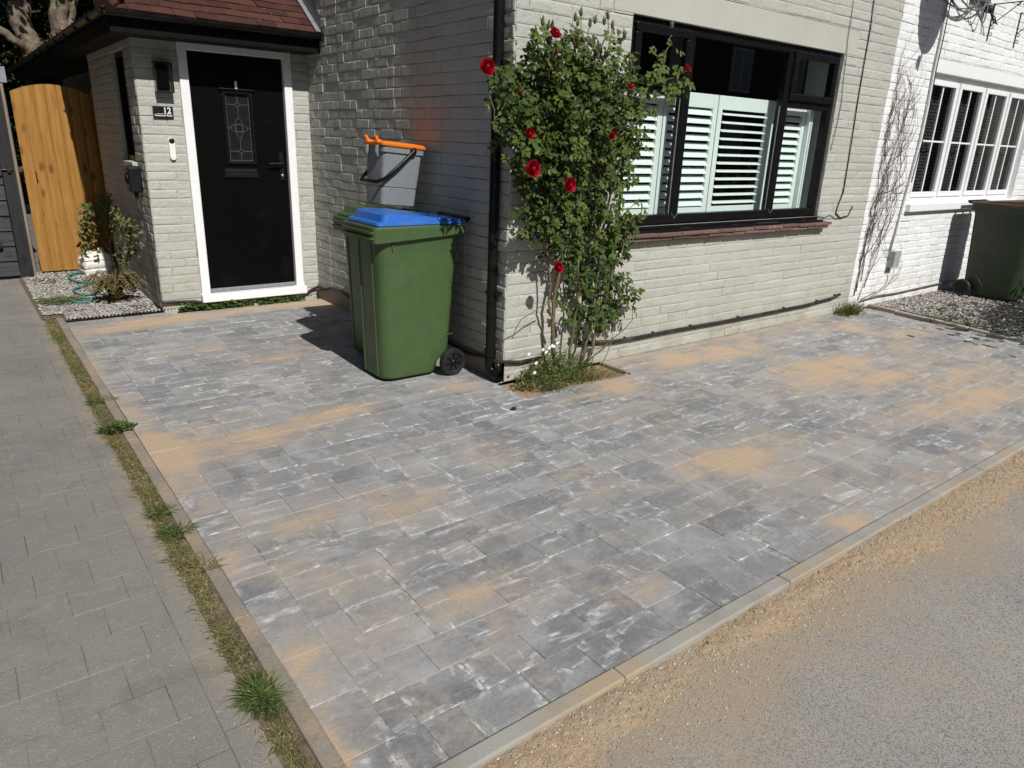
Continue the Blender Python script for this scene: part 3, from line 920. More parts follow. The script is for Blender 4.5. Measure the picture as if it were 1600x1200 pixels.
mb.build('side_wall', M['cream_rough'], house)
mb = MB()
mb.box(-0.018, 0.05, -0.1, 0.02, 3.2, 0.14)
mb.build('plinth', M['plinth'], house, bevel=0.004)
# back, upper gable and roof over the main house
mb = MB()
mb.quad((0, 12, 0), (0, 12, 5.4), (HW, 12, 5.4), (HW, 12, 0))
mb.quad((0, 3.3, 0), (0, 3.3, 2.4), (0, 12, 2.4), (0, 12, 0))
mb.add([(0, 0, 5.4), (0, 12, 5.4), (0, 6, 9.2)], [(0, 1, 2)])
mb.build('back_wall', M['cream'], house)
mb = MB()
mb.box(0.0, -0.0, 0, 0, 0, 0) if False else None
mb.quad((-0.15, -0.25, 5.36), (HW, -0.25, 5.36), (HW, 6, 9.3), (-0.15, 6, 9.3)); mb.quad((HW, 12.25, 5.36), (-0.15, 12.25, 5.36), (-0.15, 6, 9.3), (HW, 6, 9.3))
mb.build('main_roof', M['tile'], house)

# living room seen through the window
mb = MB()
mb.box(0.06, 0.34, 0.0, 4.5, 3.2, 2.9)
mb.f = [f for k, f in enumerate(mb.f) if k != 2]; mb.uv = [None] * len(mb.f)
mb.f = [list(reversed(f)) for f in mb.f]
mb.quad((0.06, 0.34, 0.0), (0.06, 0.34, 2.9), (WX0 - 0.06, 0.34, 2.9), (WX0 - 0.06, 0.34, 0.0))
mb.quad((WX1 + 0.06, 0.34, 0.0), (WX1 + 0.06, 0.34, 2.9), (4.5, 0.34, 2.9), (4.5, 0.34, 0.0))
mb.quad((WX0 - 0.06, 0.34, 0.0), (WX0 - 0.06, 0.34, WZ0), (WX1 + 0.06, 0.34, WZ0), (WX1 + 0.06, 0.34, 0.0))
mb.quad((WX0 - 0.06, 0.34, WZ1), (WX0 - 0.06, 0.34, 2.9), (WX1 + 0.06, 0.34, 2.9), (WX1 + 0.06, 0.34, WZ1))
mb.build('living_room', M['dark_room'], house)

# window
YF = 0.026
wf = MB()
def fbox(mb, x0, z0, x1, z1, y0=YF, y1=YF + 0.07): mb.box(x0, y0, z0, x1, y1, z1)
FW = 0.062
M1, M2 = 1.645, 2.93
fbox(wf, WX0, WZ0, WX1, WZ0 + 0.075); fbox(wf, WX0, WZ1 - FW, WX1, WZ1)
fbox(wf, WX0, WZ0 + 0.075, WX0 + FW, WZ1 - FW); fbox(wf, WX1 - FW, WZ0 + 0.075, WX1, WZ1 - FW)
for m in (M1, M2): fbox(wf, m - 0.042, WZ0 + 0.075, m + 0.042, WZ1 - FW, YF + 0.002)
TZ = 1.985
fbox(wf, WX0 + FW, TZ - 0.035, M1 - 0.042, TZ + 0.035, YF + 0.003); fbox(wf, M2 + 0.042, TZ - 0.035, WX1 - FW, TZ + 0.035, YF + 0.003)
wf.box(WX0 - 0.005, -0.012, WZ0 - 0.030, WX1 + 0.005, YF + 0.05, WZ0 - 0.002)
win = wf.build('window', M['black_frame'], house, bevel=0.008, seg=2)
def sash(x0, z0, x1, z1, w=0.06):
    s = MB()
    y0, y1 = YF - 0.024, YF + 0.012
    s.box(x0, y0, z0, x1, y1, z0 + w); s.box(x0, y0, z1 - w, x1, y1, z1)
    s.box(x0, y0, z0 + w, x0 + w, y1, z1 - w); s.box(x1 - w, y0, z0 + w, x1, y1, z1 - w)
    s.build('opening_sash', M['black_frame'], win, bevel=0.012, seg=2)
sash(WX0 + 0.05, TZ + 0.02, M1 - 0.02, WZ1 - 0.035); sash(M2 + 0.02, TZ + 0.02, WX1 - 0.04, WZ1 - 0.035)
def pane(x0, z0, x1, z1, y, parent, m='glass'):
    s = MB(); s.box(x0, y, z0, x1, y + 0.004, z1)
    s2 = MB(); s2.quad((x0, y, z0), (x1, y, z0), (x1, y, z1), (x0, y, z1))
    return s2.build('pane', M[m], parent)
pane(WX0 + FW, WZ0 + 0.07, M1 - 0.04, TZ - 0.03, YF + 0.03, win)
pane(M1 + 0.04, WZ0 + 0.07, M2 - 0.04, WZ1 - FW, YF + 0.03, win)
pane(M2 + 0.04, WZ0 + 0.07, WX1 - FW, TZ - 0.03, YF + 0.03, win)
pane(WX0 + 0.1, TZ + 0.06, M1 - 0.07, WZ1 - 0.08, YF + 0.002, win)
pane(M2 + 0.07, TZ + 0.06, WX1 - 0.09, WZ1 - 0.08, YF + 0.002, win)
for m in (M1, M2):
    gk = MB()
    gk.box(m - 0.047, YF + 0.022, WZ0 + 0.075, m - 0.043, YF + 0.028, TZ - 0.03); gk.box(m + 0.043, YF + 0.022, WZ0 + 0.075, m + 0.047, YF + 0.028, TZ - 0.03)
    for s in (-1, 1): gk.tube([(m, YF - 0.001, WZ0 + 0.045), (m + s * 0.042, YF - 0.001, WZ0 + 0.088)], 0.0012, 5)
    gk.build('gasket', M['gasket'], win)
# inner reveal boards
mb = MB()
mb.box(WX0 - 0.05, YF + 0.07, WZ0, WX0 - 0.001, 0.34, WZ1); mb.box(WX1 + 0.001, YF + 0.07, WZ0, WX1 + 0.05, 0.34, WZ1)
mb.box(WX0 - 0.05, YF + 0.07, WZ0 - 0.01, WX1 + 0.05, 0.34, WZ0 + 0.012)
mb.build('window_board', M['shutter'], house)
# plantation shutters
def shutter(x0, x1, zt=2.005, zb=1.045, tilt=28):
    s = MB()
    st = 0.055; ya, yb = 0.172, 0.200
    s.box(x0, ya, zb, x0 + st, yb, zt); s.box(x1 - st, ya, zb, x1, yb, zt)
    s.box(x0 + st, ya + .002, zt - 0.105, x1 - st, yb - .002, zt); s.box(x0 + st, ya + .002, zb, x1 - st, yb - .002, zb + 0.085)
    o = s.build('shutter', M['shutter'], win, bevel=0.003)
    z0, z1 = zb + 0.085, zt - 0.105
    n = 12
    p = (z1 - z0) / n
    l = MB()
    for k in range(n):
        zc = z0 + p * (k + 0.5)
        tf = Matrix.Translation((0, (ya + yb) / 2, zc)) @ Matrix.Rotation(R(tilt + rnd(-1.5, 1.5)), 4, 'X')
        ring = []
        for x in (x0 + st + 0.003, x1 - st - 0.003):
            ring.append([tf @ Vector((x, 0.033 * math.cos(a), 0.0048 * math.sin(a))) for a in [2 * math.pi * q / 10 for q in range(10)]])
        l.loft(ring)
    l.build('slats', M['shutter'], win, smooth=True, sharp=50)
shutter(WX0 + 0.03, 1.565, tilt=46); shutter(1.575, 2.215, tilt=46); shutter(2.225, 2.955, tilt=17); shutter(2.965, 3.50, tilt=46)
mb = MB(); mb.box(3.505, 0.13, WZ0 + 0.013, 3.56, 0.205, 2.02); mb.build('shutter_frame', M['shutter'], win, bevel=0.003)
mb = MB(); mb.box(WX0 + .001, 0.13, WZ0 + .013, WX0 + 0.027, 0.205, 2.02); mb.build('shutter_frame', M['shutter'], win, bevel=0.003)
mb = MB(); mb.tube([(3.53, 0.125, 1.12), (3.53, 0.122, 1.85)], 0.007, 8)
mb.build('shutter_rod', M['shutter'], win)
# picture hanging in the room
mb = MB(); mb.box(2.55, 2.9, 2.0, 3.0, 2.93, 2.5)
mb.box(2.59, 2.893, 2.04, 2.96, 2.9, 2.46)
mb.build('picture_frame', M['black_frame'], house)
# creasing tile sill
sl_ = MB()
random.seed(8)
for layer, (z0, z1, yo) in enumerate(((0.918, 0.944, -0.075), (0.946, 0.972, -0.090))):
    x = WX0 - 0.11
    while x < 3.77:
        L = rnd(0.2, 0.27); x1 = min(x + L, 3.775 + (0.03 if layer else 0))
        sl_.col = (random.random(), 0, random.random(), 1)
        j = rnd(-.006, .006); jz = rnd(-.003, .003)
        sl_.box(x + 0.002, yo + j, z0 + jz, x1 - 0.002, 0.05, z1 + jz); x = x1
sl_.build('sill', M['sill_tile'], house, bevel=0.006)
mb = MB(); mb.box(WX0 - 0.02, -0.045, 0.9735, 3.72, 0.02, 0.9915)
mb.build('window_cill', M['black_frame'], house, bevel=0.004)

# ------------------------------------------------------------------ porch with door
PYW = 3.2
PX0 = -1.490
DX0, DX1, DZ0, DZ1 = -1.150, -0.170, 0.085, 2.300
mb = MB()
brick_face(mb, (PX0, PYW, 0), (1, 0, 0), (0, -1, 0), -PX0, -0.05, 2.335, [(DX0 - PX0, DZ0, DX1 - PX0, DZ1)], seed=9, depth=0.006, rough=0.8, lens=(1, 2, 1, 1.5, 0.5))
mb.quad((DX0, PYW, DZ0), (DX0, PYW, DZ1), (DX0, PYW + 0.1, DZ1), (DX0, PYW + 0.1, DZ0))
mb.quad((DX1, PYW, DZ0), (DX1, PYW, DZ1), (DX1, PYW + 0.1, DZ1), (DX1, PYW + 0.1, DZ0))
mb.build('porch_front', M['cream'], house)
SWY0, SWY1, SWZ0, SWZ1 = 3.55, 4.05, 1.30, 2.22
mb = MB()
brick_face(mb, (PX0, 5.4, 0), (0, -1, 0), (-1, 0, 0), 2.2, -0.05, 2.335, [(5.4 - SWY1, SWZ0, 5.4 - SWY0, SWZ1)], seed=10, tilt=0.02, depth=0.007, rough=0.8)
for (a, b) in (((SWY0, SWZ0), (SWY0, SWZ1)), ((SWY1, SWZ0), (SWY1, SWZ1)), ((SWY0, SWZ0), (SWY1, SWZ0)), ((SWY0, SWZ1), (SWY1, SWZ1))):
    mb.quad((PX0, a[0], a[1]), (PX0, b[0], b[1]), (PX0 + 0.1, b[0], b[1]), (PX0 + 0.1, a[0], a[1]))
mb.quad((PX0, 5.4, 0), (PX0, 5.4, 2.335), (-1.1, 5.4, 2.335), (-1.1, 5.4, 0))
mb.quad((-1.1, 5.4, 0), (-1.1, 5.4, 2.335), (-1.1, 11.2, 2.335), (-1.1, 11.2, 0))
mb.build('porch_side', M['cream_rough'], house)
mb = MB()
mb.box(PX0 + 0.02, SWY0, SWZ0, PX0 + 0.09, SWY0 + 0.045, SWZ1); mb.box(PX0 + 0.02, SWY1 - 0.045, SWZ0, PX0 + 0.09, SWY1, SWZ1)
mb.box(PX0 + 0.021, SWY0 + 0.045, SWZ0, PX0 + 0.089, SWY1 - 0.045, SWZ0 + 0.045); mb.box(PX0 + 0.021, SWY0 + 0.045, SWZ1 - 0.045, PX0 + 0.089, SWY1 - 0.045, SWZ1)
mb.quad((PX0 + 0.055, SWY0, SWZ0), (PX0 + 0.055, SWY1, SWZ0), (PX0 + 0.055, SWY1, SWZ1), (PX0 + 0.055, SWY0, SWZ1))
sw = mb.build('side_window', M['black_frame'], house, bevel=0.003)
mb = MB(); mb.box(PX0 - 0.05, SWY0 - 0.05, SWZ0 - 0.05, PX0 + 0.02, SWY1 + 0.05, SWZ0 - 0.002)
mb.build('side_sill', M['render_smooth'], house, bevel=0.005)
# door
mb = MB()
fy0, fy1 = PYW - 0.028, PYW + 0.075
fw = 0.075
mb.box(DX0, fy0, DZ0, DX0 + fw, fy1, DZ1); mb.box(DX1 - fw, fy0, DZ0, DX1, fy1, DZ1)
mb.box(DX0 + fw, fy0, DZ1 - fw, DX1 - fw, fy1, DZ1)
mb.box(DX0 - 0.012, fy0 - 0.05, DZ0 - 0.018, DX1 + 0.012, fy1, DZ0 + 0.055)
mb.box(DX0 + fw - 0.02, PYW + 0.012, DZ0 + 0.056, DX0 + fw + 0.012, PYW + 0.05, DZ1 - fw)
mb.build('door_frame', M['upvc'], house, bevel=0.006, seg=2)
dx0, dx1, dz0, dz1 = DX0 + fw + 0.004, DX1 - fw - 0.004, DZ0 + 0.058, DZ1 - fw - 0.004
gx0, gx1, gz0, gz1 = -0.775, -0.565, 1.33, 1.90
d = MB()
ys, ye = PYW + 0.018, PYW + 0.06
d.box(dx0, ys, dz0, dx1, ye, gz0); d.box(dx0, ys, gz1, dx1, ye, dz1)
d.box(dx0, ys, gz0, gx0, ye, gz1); d.box(gx1, ys, gz0, dx1, ye, gz1)
door = d.build('door', M['door'], house)
mb = MB()
b_ = 0.03
mb.box(gx0 - b_, ys - 0.014, gz0 - b_, gx1 + b_, ys + .004, gz0); mb.box(gx0 - b_, ys - 0.014, gz1, gx1 + b_, ys + .004, gz1 + b_)
mb.box(gx0 - b_, ys - 0.0135, gz0, gx0, ys + .004, gz1); mb.box(gx1, ys - 0.0135, gz0, gx1 + b_, ys + .004, gz1)
mb.box(gx0 - b_ - 0.02, ys - 0.026, gz1 + b_ + 0.001, gx1 + b_ + 0.02, ys + .004, gz1 + b_ + 0.018)
mb.build('glazing_bead', M['black_frame'], door, bevel=0.006)
mb = MB(); mb.quad((gx0, ys + 0.01, gz0), (gx1, ys + 0.01, gz0), (gx1, ys + 0.01, gz1), (gx0, ys + 0.01, gz1))
mb.build('door_glass', M['plate_black'], door)
ld = MB()
cx, cz = (gx0 + gx1) / 2, (gz0 + gz1) / 2
yl = ys + 0.008
def came(pts): ld.tube([(x, yl, z) for x, z in pts], 0.0022, 5)
hw = (gx1 - gx0) / 2
came([(gx1 - 0.006, gz0), (gx1 - 0.006, gz1)]); came([(gx0 + 0.006, gz0), (gx0 + 0.006, gz1)]); came([(gx0, gz0 + 0.006), (gx1, gz0 + 0.006)])
for zc in (gz1 - 0.085, gz0 + 0.085):
    q = 0.032
    arc = []
    for k in range(4):
        a0 = k * math.pi / 2
        A = (cx + q * math.cos(a0), zc + q * math.sin(a0)); B = (cx + q * math.cos(a0 + math.pi / 2), zc + q * math.sin(a0 + math.pi / 2))
        for i in range(6):
            f = i / 6
            m_ = 1 - 0.35 * math.sin(math.pi * f)
            arc.append((cx + (A[0] - cx) * (1 - f) * m_ + (B[0] - cx) * f * m_, zc + (A[1] - zc) * (1 - f) * m_ + (B[1] - zc) * f * m_))
    came(arc + [arc[0]])
    came([(gx0, zc), (cx - q, zc)]); came([(cx + q, zc), (gx1, zc)])
came([(cx, gz1), (cx, gz1 - 0.085 + 0.032)]); came([(cx, gz1 - 0.117), (cx, cz + 0.085)]); came([(cx, cz - 0.085), (cx, gz0 + 0.117)]); came([(cx, gz0), (cx, gz0 + 0.053)])
def ellipse(rx, rz, n=28): return [(cx + rx * math.cos(2 * math.pi * k / n), cz + rz * math.sin(2 * math.pi * k / n)) for k in range(n + 1)]
came(ellipse(0.075, 0.033)); came(ellipse(0.033, 0.085)); came([(cx - 0.03, cz - 0.03), (cx + 0.03, cz - 0.03), (cx + 0.03, cz + 0.03), (cx - 0.03, cz + 0.03), (cx - 0.03, cz - 0.03)])
came([(gx0, cz), (cx - 0.075, cz)]); came([(cx + 0.075, cz), (gx1, cz)])
ld.build('leading', M['lead_came'], door)
mb = MB()
mb.box(-0.835, ys - 0.012, 1.185, -0.540, ys + .002, 1.262); mb.box(-0.815, ys - 0.018, 1.232, -0.560, ys - 0.0125, 1.252)
mb.box(-0.815, ys - 0.016, 1.197, -0.560, ys - 0.0125, 1.228)
mb.build('letterbox', M['plate_black'], door, bevel=0.004)
mb = MB(); mb.lathe((-0.672, ys, 1.968), (0, 0, 1), [(0.006, -0.045), (0.0125, -0.04), (0.0125, 0.03), (0.009, 0.042), (0.002, 0.046)], 14)
mb.build('knocker', M['bell_white'], door, smooth=True, sharp=40)
mb = MB()
mb.box(-0.325, ys - 0.010, 1.16, -0.285, ys + .002, 1.41)
mb.tube([(-0.305, ys - 0.008, 1.315), (-0.305, ys - 0.05, 1.315), (-0.32, ys - 0.056, 1.315), (-0.44, ys - 0.054, 1.312)], [0.011, 0.010, 0.010, 0.008], 10)
mb.build('handle', M['plate_black'], door, bevel=0.003)
mb = MB(); mb.lathe((-0.305, ys - 0.008, 1.205), (0, -1, 0), [(0.011, 0), (0.011, 0.008), (0.006, 0.011)], 14)
mb.build('lock', M['silver'], door)
mb = MB(); mb.box(dx0, ys - 0.022, dz0, dx1, ys + .003, dz0 + 0.035)
mb.build('weather_bar', M['lead'], door, bevel=0.006)

# porch roof
EY, EZ, EX = 2.845, 2.425, -1.715
RP = 0.735
REND = 11.3
rt = MB()
random.seed(40)
def roof_tiles(mb, org, U, V, N, width_fn, nrows, gauge=0.10, tw=0.165, seed=0, wmax=3.0):
    rng = random.Random(seed)
    for r in range(nrows):
        lo, hi = width_fn(r * gauge)
        u = -tw * (0.5 if r % 2 else 0)
        while u < wmax:
            a0, a1 = max(u + 0.0015, lo), min(u + tw - 0.0015, hi)
            if a1 - a0 > 0.02:
                t = rng.random(); lift = rng.uniform(-.002, .003); cant = rng.uniform(-.003, .003)
                v0, v1 = r * gauge - rng.uniform(0, .004), r * gauge + 0.19
                d0, d1 = 0.020 + lift, 0.004
                vs = []
                for (uu, vv, dd) in ((a0, v0, d0 + cant), (a1, v0, d0 - cant), (a1, v1, d1), (a0, v1, d1)):
                    vs.append(org + U * uu + V * vv + N * dd)
                vs += [v - N * 0.013 for v in vs]
                mb.add(vs, [(0, 1, 2, 3), (7, 6, 5, 4), (4, 5, 1, 0), (5, 6, 2, 1), (7, 4, 0, 3)], [(t, 0, rng.random(), 1)] * 8)
            u += tw
th = math.atan(RP)
Uf = Vector((1, 0, 0)); Vf = Vector((0, math.cos(th), math.sin(th))); Nf = Vector((0, -math.sin(th), math.cos(th)))
of = Vector((EX, EY, EZ))
cs_ = math.cos(th)
roof_tiles(rt, of, Uf, Vf, Nf, lambda v: (v * cs_, 1.70), 21, seed=1, wmax=1.8)
Us = Vector((0, -1, 0)); Vs = Vector((cs_, 0, math.sin(th))); Ns = Vector((-math.sin(th), 0, math.cos(th)))
os_ = Vector((EX, REND, EZ))
roof_tiles(rt, os_, Us, Vs, Ns, lambda v: (0.0, REND - EY - v * cs_), 20, seed=2, wmax=9)
# hip tiles
p0 = of + Vector((0, 0, 0.02)); hd = Vector((1, 1, RP))
for k in range(14):
    a = p0 + hd * (k * 0.125); b = p0 + hd * (k * 0.125 + 0.17)
    rt.col = (random.random(), 0, random.random(), 1)
    rt.tube([a, b], [0.075, 0.068], 10)
proof = rt.build('porch_roof', M['tile'], house)
mb = MB()
mb.box(EX + 0.03, EY + 0.03, EZ - 0.150, -0.012, EY + 0.05, EZ + 0.0)
mb.box(EX + 0.03, EY + 0.05, EZ - 0.150, EX + 0.05, REND, EZ + 0.0)
mb.build('fascia', M['fascia_black'], house, bevel=0.003)
mb = MB()
mb.box(EX + 0.05, EY + 0.05, EZ - 0.145, -0.012, PYW + 0.15, EZ - 0.125); mb.box(EX + 0.05, PYW + 0.15, EZ - 0.145, -1.0, REND, EZ - 0.125)
mb.build('soffit', M['soffit'], house)
def gutter(path, rad=0.042):
    g = MB()
    pts = [Vector(p) for p in path]
    rings = []
    for i, p in enumerate(pts):
        t = (pts[min(i + 1, len(pts) - 1)] - pts[max(i - 1, 0)]).normalized()
        side = Vector((0, 0, 1)).cross(t).normalized()
        ring = []
        for k in range(9):
            a = math.pi + math.pi * k / 8
            ring.append(p + side * math.cos(a) * rad + Vector((0, 0, 1)) * math.sin(a) * rad)
        for k in range(8, -1, -1):
            a = math.pi + math.pi * k / 8
            ring.append(p + side * math.cos(a) * (rad - 0.004) + Vector((0, 0, 1)) * (math.sin(a) * (rad - 0.004) + 0.001))
        rings.append(ring)
    g.loft(rings)
    return g
GZ = EZ - 0.005
g = gutter([(-0.02, EY - 0.02, GZ), (EX - 0.0, EY - 0.02, GZ), ])
g2 = gutter([(EX - 0.02, EY - 0.02, GZ), (EX - 0.02, REND, GZ)])
g.add(g2.v, g2.f)
for k in range(7): 
    y = EY + 0.45 + k * 0.7
    g.box(EX - 0.068, y - 0.015, GZ - 0.048, EX + 0.03, y + 0.015, GZ + 0.008)
g.box(-0.035, EY - 0.068, GZ - 0.05, -0.006, EY + 0.03, GZ + 0.012)
g.build('gutter', M['black_plastic'], house)
# lead flashing where the porch roof meets the side wall
mb = MB()
for k in range(9):
    v0, v1 = k * 0.15, k * 0.15 + 0.155
    a = of + Vf * v0 + Nf * 0.028; b = of + Vf * v1 + Nf * 0.028
    a.x = b.x = -0.055; a2, b2 = a.copy(), b.copy(); a2.x = b2.x = -0.013
    mb.quad(a, a2, b2, b)
    mb.quad(a2, a2 + Vector((0, 0, 0.13)), b2 + Vector((0, 0, 0.13)), b2)
mb.build('flashing', M['lead'], house)

# downpipe on the side wall by the corner
mb = MB()
px_, py_ = -0.052, 0.098
mb.tube([(px_, py_, 3.9), (px_, py_, 0.13)], 0.034, 20)
for z in (0.62, 2.05, 3.4):
    mb.lathe((px_, py_, z), (0, 0, 1), [(0.034, -0.02), (0.039, -0.018), (0.039, 0.018), (0.034, 0.02)], 20)
    mb.box(px_ - 0.01, py_ - 0.062, z - 0.012, 0.0, py_ + 0.062, z + 0.012)
mb.lathe((px_, py_, 0.2), (0, 0, 1), [(0.034, -0.03), (0.041, -0.025), (0.041, 0.03), (0.034, 0.035)], 20)
mb.tube([(px_, py_, 0.16), (px_, py_, 0.09), (px_ + 0.004, py_ - 0.02, 0.06), (px_ + 0.012, py_ - 0.06, 0.045), (px_ + 0.018, py_ - 0.10, 0.043)], [0.037, 0.037, 0.037, 0.037, 0.039], 20, cap=False)
mb.tube([(px_ + 0.0185, py_ - 0.101, 0.043), (px_ + 0.012, py_ - 0.06, 0.045), (px_ + 0.004, py_ - 0.02, 0.06)], [0.034, 0.032, 0.03], 20, cap=False)
mb.build('downpipe', M['black_plastic'], house, smooth=True, sharp=40)

# ------------------------------------------------------------------ fittings on the cream house
t = thing('wall_lamp', 'square black outdoor wall lamp with glass cover beside the front door', 'lamp', (-1.287, PYW, 1.99))
lx0, lx1, lz0, lz1 = -1.353, -1.215, 1.875, 2.11
mb = MB(); mb.box(lx0 + 0.02, PYW - 0.03, lz0 + 0.02, lx1 - 0.02, PYW, lz1 - 0.01)
mb.build('back_plate', M['plate_black'], t, bevel=0.003)
mb = MB()
y0 = PYW - 0.095
w = 0.012
mb.box(lx0, y0, lz1 - w, lx1, PYW - 0.004, lz1); mb.box(lx0, y0, lz0, lx1, PYW - 0.004, lz0 + w)
for x in (lx0, lx1 - w):
    mb.box(x, y0, lz0 + w, x + w, y0 + w, lz1 - w)
mb.box(lx0 + 0.03, y0 + 0.015, lz0 + 0.03, lx1 - 0.03, PYW - 0.03, lz1 - 0.03)
mb.build('lamp_frame', M['plate_black'], t, bevel=0.002)
mb = MB(); mb.quad((lx0 + w, y0 + 0.004, lz0 + w), (lx1 - w, y0 + 0.004, lz0 + w), (lx1 - w, y0 + 0.004, lz1 - w), (lx0 + w, y0 + 0.004, lz1 - w))
mb.quad((lx0 + 0.004, y0 + w, lz0 + w), (lx0 + 0.004, PYW - 0.01, lz0 + w), (lx0 + 0.004, PYW - 0.01, lz1 - w), (lx0 + 0.004, y0 + w, lz1 - w))
mb.build('lamp_glass', M['dark_glass'], t)

t = thing('house_sign', 'black house number plate reading 12 below the wall lamp', 'sign', (-1.305, PYW - 0.01, 1.72))
sx0, sx1, sz0, sz1 = -1.385, -1.228, 1.672, 1.768
mb = MB(); mb.box(sx0, PYW - 0.022, sz0, sx1, PYW - 0.004, sz1)
mb.build('plate', M['plate_black'], t, bevel=0.002)
def text(name, body, size, x, y, z, mat_, parent, align='RIGHT', ext=0.0006, off=0.0):
    cu = bpy.data.curves.new(name, 'FONT')
    cu.body = body; cu.size = size; cu.align_x = align; cu.extrude = ext; cu.offset = off
    o = bpy.data.objects.new(name, cu)
    COL.objects.link(o)
    bpy.context.view_layer.update()
    me = bpy.data.meshes.new_from_object(o)
    bpy.data.objects.remove(o)
    me.name = name
    me.materials.clear(); me.materials.append(mat_)
    o = bpy.data.objects.new(name, me)
    COL.objects.link(o)
    o.parent = parent
    o.rotation_euler = (R(90), 0, 0)
    o.location = Vector((x, y, z)) - parent.location
    return o
text('number', '12', 0.066, sx1 - 0.016, PYW - 0.0235, sz0 + 0.041, M['letter_white'], t, off=0.0008)
text('street_name', 'Rosemoor Road', 0.0205, sx1 - 0.012, PYW - 0.0235, sz0 + 0.016, M['letter_white'], t, off=0.0004)
mb = MB(); mb.box(sx0 + 0.025, PYW - 0.0236, sz0 + 0.034, sx1 - 0.018, PYW - 0.0222, sz0 + 0.0365)
mb.build('rule', M['letter_white'], t)

t = thing('doorbell', 'slim white video doorbell with a black camera at its top', 'doorbell', (-1.268, PYW, 1.42))
mb = MB()
def capsule(cx, cz, w, h, y0, y1, n=10, r0=None):
    pts = []
    r = w / 2
    for k in range(n + 1): a = math.pi * k / n; pts.append((cx + r * math.cos(a), cz + h / 2 - r + r * math.sin(a)))
    for k in range(n + 1): a = math.pi + math.pi * k / n; pts.append((cx + r * math.cos(a), cz - h / 2 + r + r * math.sin(a)))
    return pts
pts = capsule(-1.268, 1.425, 0.05, 0.185, 0, 0)
mb.loft([[Vector((x, PYW - 0.004, z)) for x, z in pts], [Vector((x, PYW - 0.024, z)) for x, z in pts], [Vector((-1.268 + (x + 1.268) * 0.9, PYW - 0.029, 1.425 + (z - 1.425) * 0.975)) for x, z in pts]])
mb.f = [list(reversed(f)) for f in mb.f]
mb.build('case', M['bell_white'], t, smooth=True, sharp=40)
mb = MB(); mb.lathe((-1.268, PYW - 0.0285, 1.492), (0, -1, 0), [(0.0225, 0), (0.0225, 0.003), (0.018, 0.006), (0.004, 0.007)], 20)
mb.build('camera_lens', M['plate_black'], t, smooth=True, sharp=40)
mb = MB(); mb.lathe((-1.268, PYW - 0.0285, 1.365), (0, -1, 0), [(0.012, 0), (0.012, 0.0015), (0.01, 0.002)], 18)
mb.build('button', M['upvc'], t)

# car charging unit on the porch side with its cable
t = thing('car_charger', 'black car charging box on the shaded porch side wall above the gravel', 'charger', (PX0 - 0.01, 3.42, 1.15))
mb = MB()
a = [(-0.105, -0.085, .075), (-0.105, 0.085, .075), (0.105, 0.085, .075), (0.105, -0.085, .075)]
mb.box(PX0 - 0.115, 3.37, 1.045, PX0 - 0.008, 3.54, 1.27)
mb.build('case', M['plate_black'], t, bevel=0.022, seg=4)
mb = MB(); mb.lathe((PX0 - 0.116, 3.455, 1.165), (-1, 0, 0), [(0.05, 0), (0.05, 0.006), (0.035, 0.01), (0.03, 0.002)], 24)
mb.build('socket', M['black_plastic'], t, smooth=True, sharp=40)
mb = MB(); mb.lathe((PX0 - 0.06, 3.43, 1.045), (0, 0, -1), [(0.018, 0), (0.015, 0.05)], 14)
mb.build('cable_gland', M['black_plastic'], t, smooth=True, sharp=40)
mb = MB()
mb.tube([(PX0 - 0.06, 3.43, 1.0), (PX0 - 0.05, 3.42, 0.9), (PX0 - 0.022, 3.38, 0.72), (PX0 - 0.018, 3.335, 0.5), (PX0 - 0.018, 3.29, 0.3), (PX0 - 0.022, 3.24, 0.18), (PX0 - 0.03, 3.19, 0.115), (PX0 + 0.0, 3.165, 0.098), (PX0 + 0.1, 3.172, 0.092), (PX0 + 0.26, 3.172, 0.083), (PX0 + 0.34, 3.165, 0.062)], 0.0125, 10)
mb.build('charger_cable', M['cable'], smooth=True, props=P('black cable running down from the charging box and along below the front door', 'cable'))
mb = MB()
pts = [(DX1 + 0.02, 3.175, 0.05), (-0.09, 3.17, 0.09), (-0.03, 3.15, 0.115), (-0.028, 3.06, 0.10)]
pts += [(-0.026, 3.06 - k * 0.22, 0.115 + 0.03 * math.sin(k * 0.9) + 0.02) for k in range(1, 13)]
pts += [(-0.03, 0.2, 0.14), (-0.055, 0.02, 0.15), (0.0, -0.03, 0.155), (0.12, -0.027, 0.135), (0.3, -0.025, 0.14)]
mb.tube(pts, 0.012, 10)
mb.build('corner_cable', M['cable'], smooth=True, props=P('black cable along the foot of the shaded side wall from the door to the downpipe', 'cable'))
mb = MB()
cp = [at(905, 536, -.022), at(960, 534, -.022), at(1000, 527, -.022), at(1050, 517, -.022), at(1120, 505, -.022), at(1200, 489, -.022), at(1260, 477, -.022), at(1300, 466, -.022), at(1312, 460, -.022)]
mb.tube(cp, 0.0155, 10)
for k in range(1, 8):
    p = cp[k].lerp(cp[min(k + 1, 8)], 0.4); mb.box(p.x - 0.006, -0.03, p.z + 0.006, p.x + 0.006, 0.0, p.z + 0.026)
mb.build('wall_cable', M['cable'], smooth=True, props=P('thick black cable clipped along the foot of the sunlit wall under the window', 'cable'))

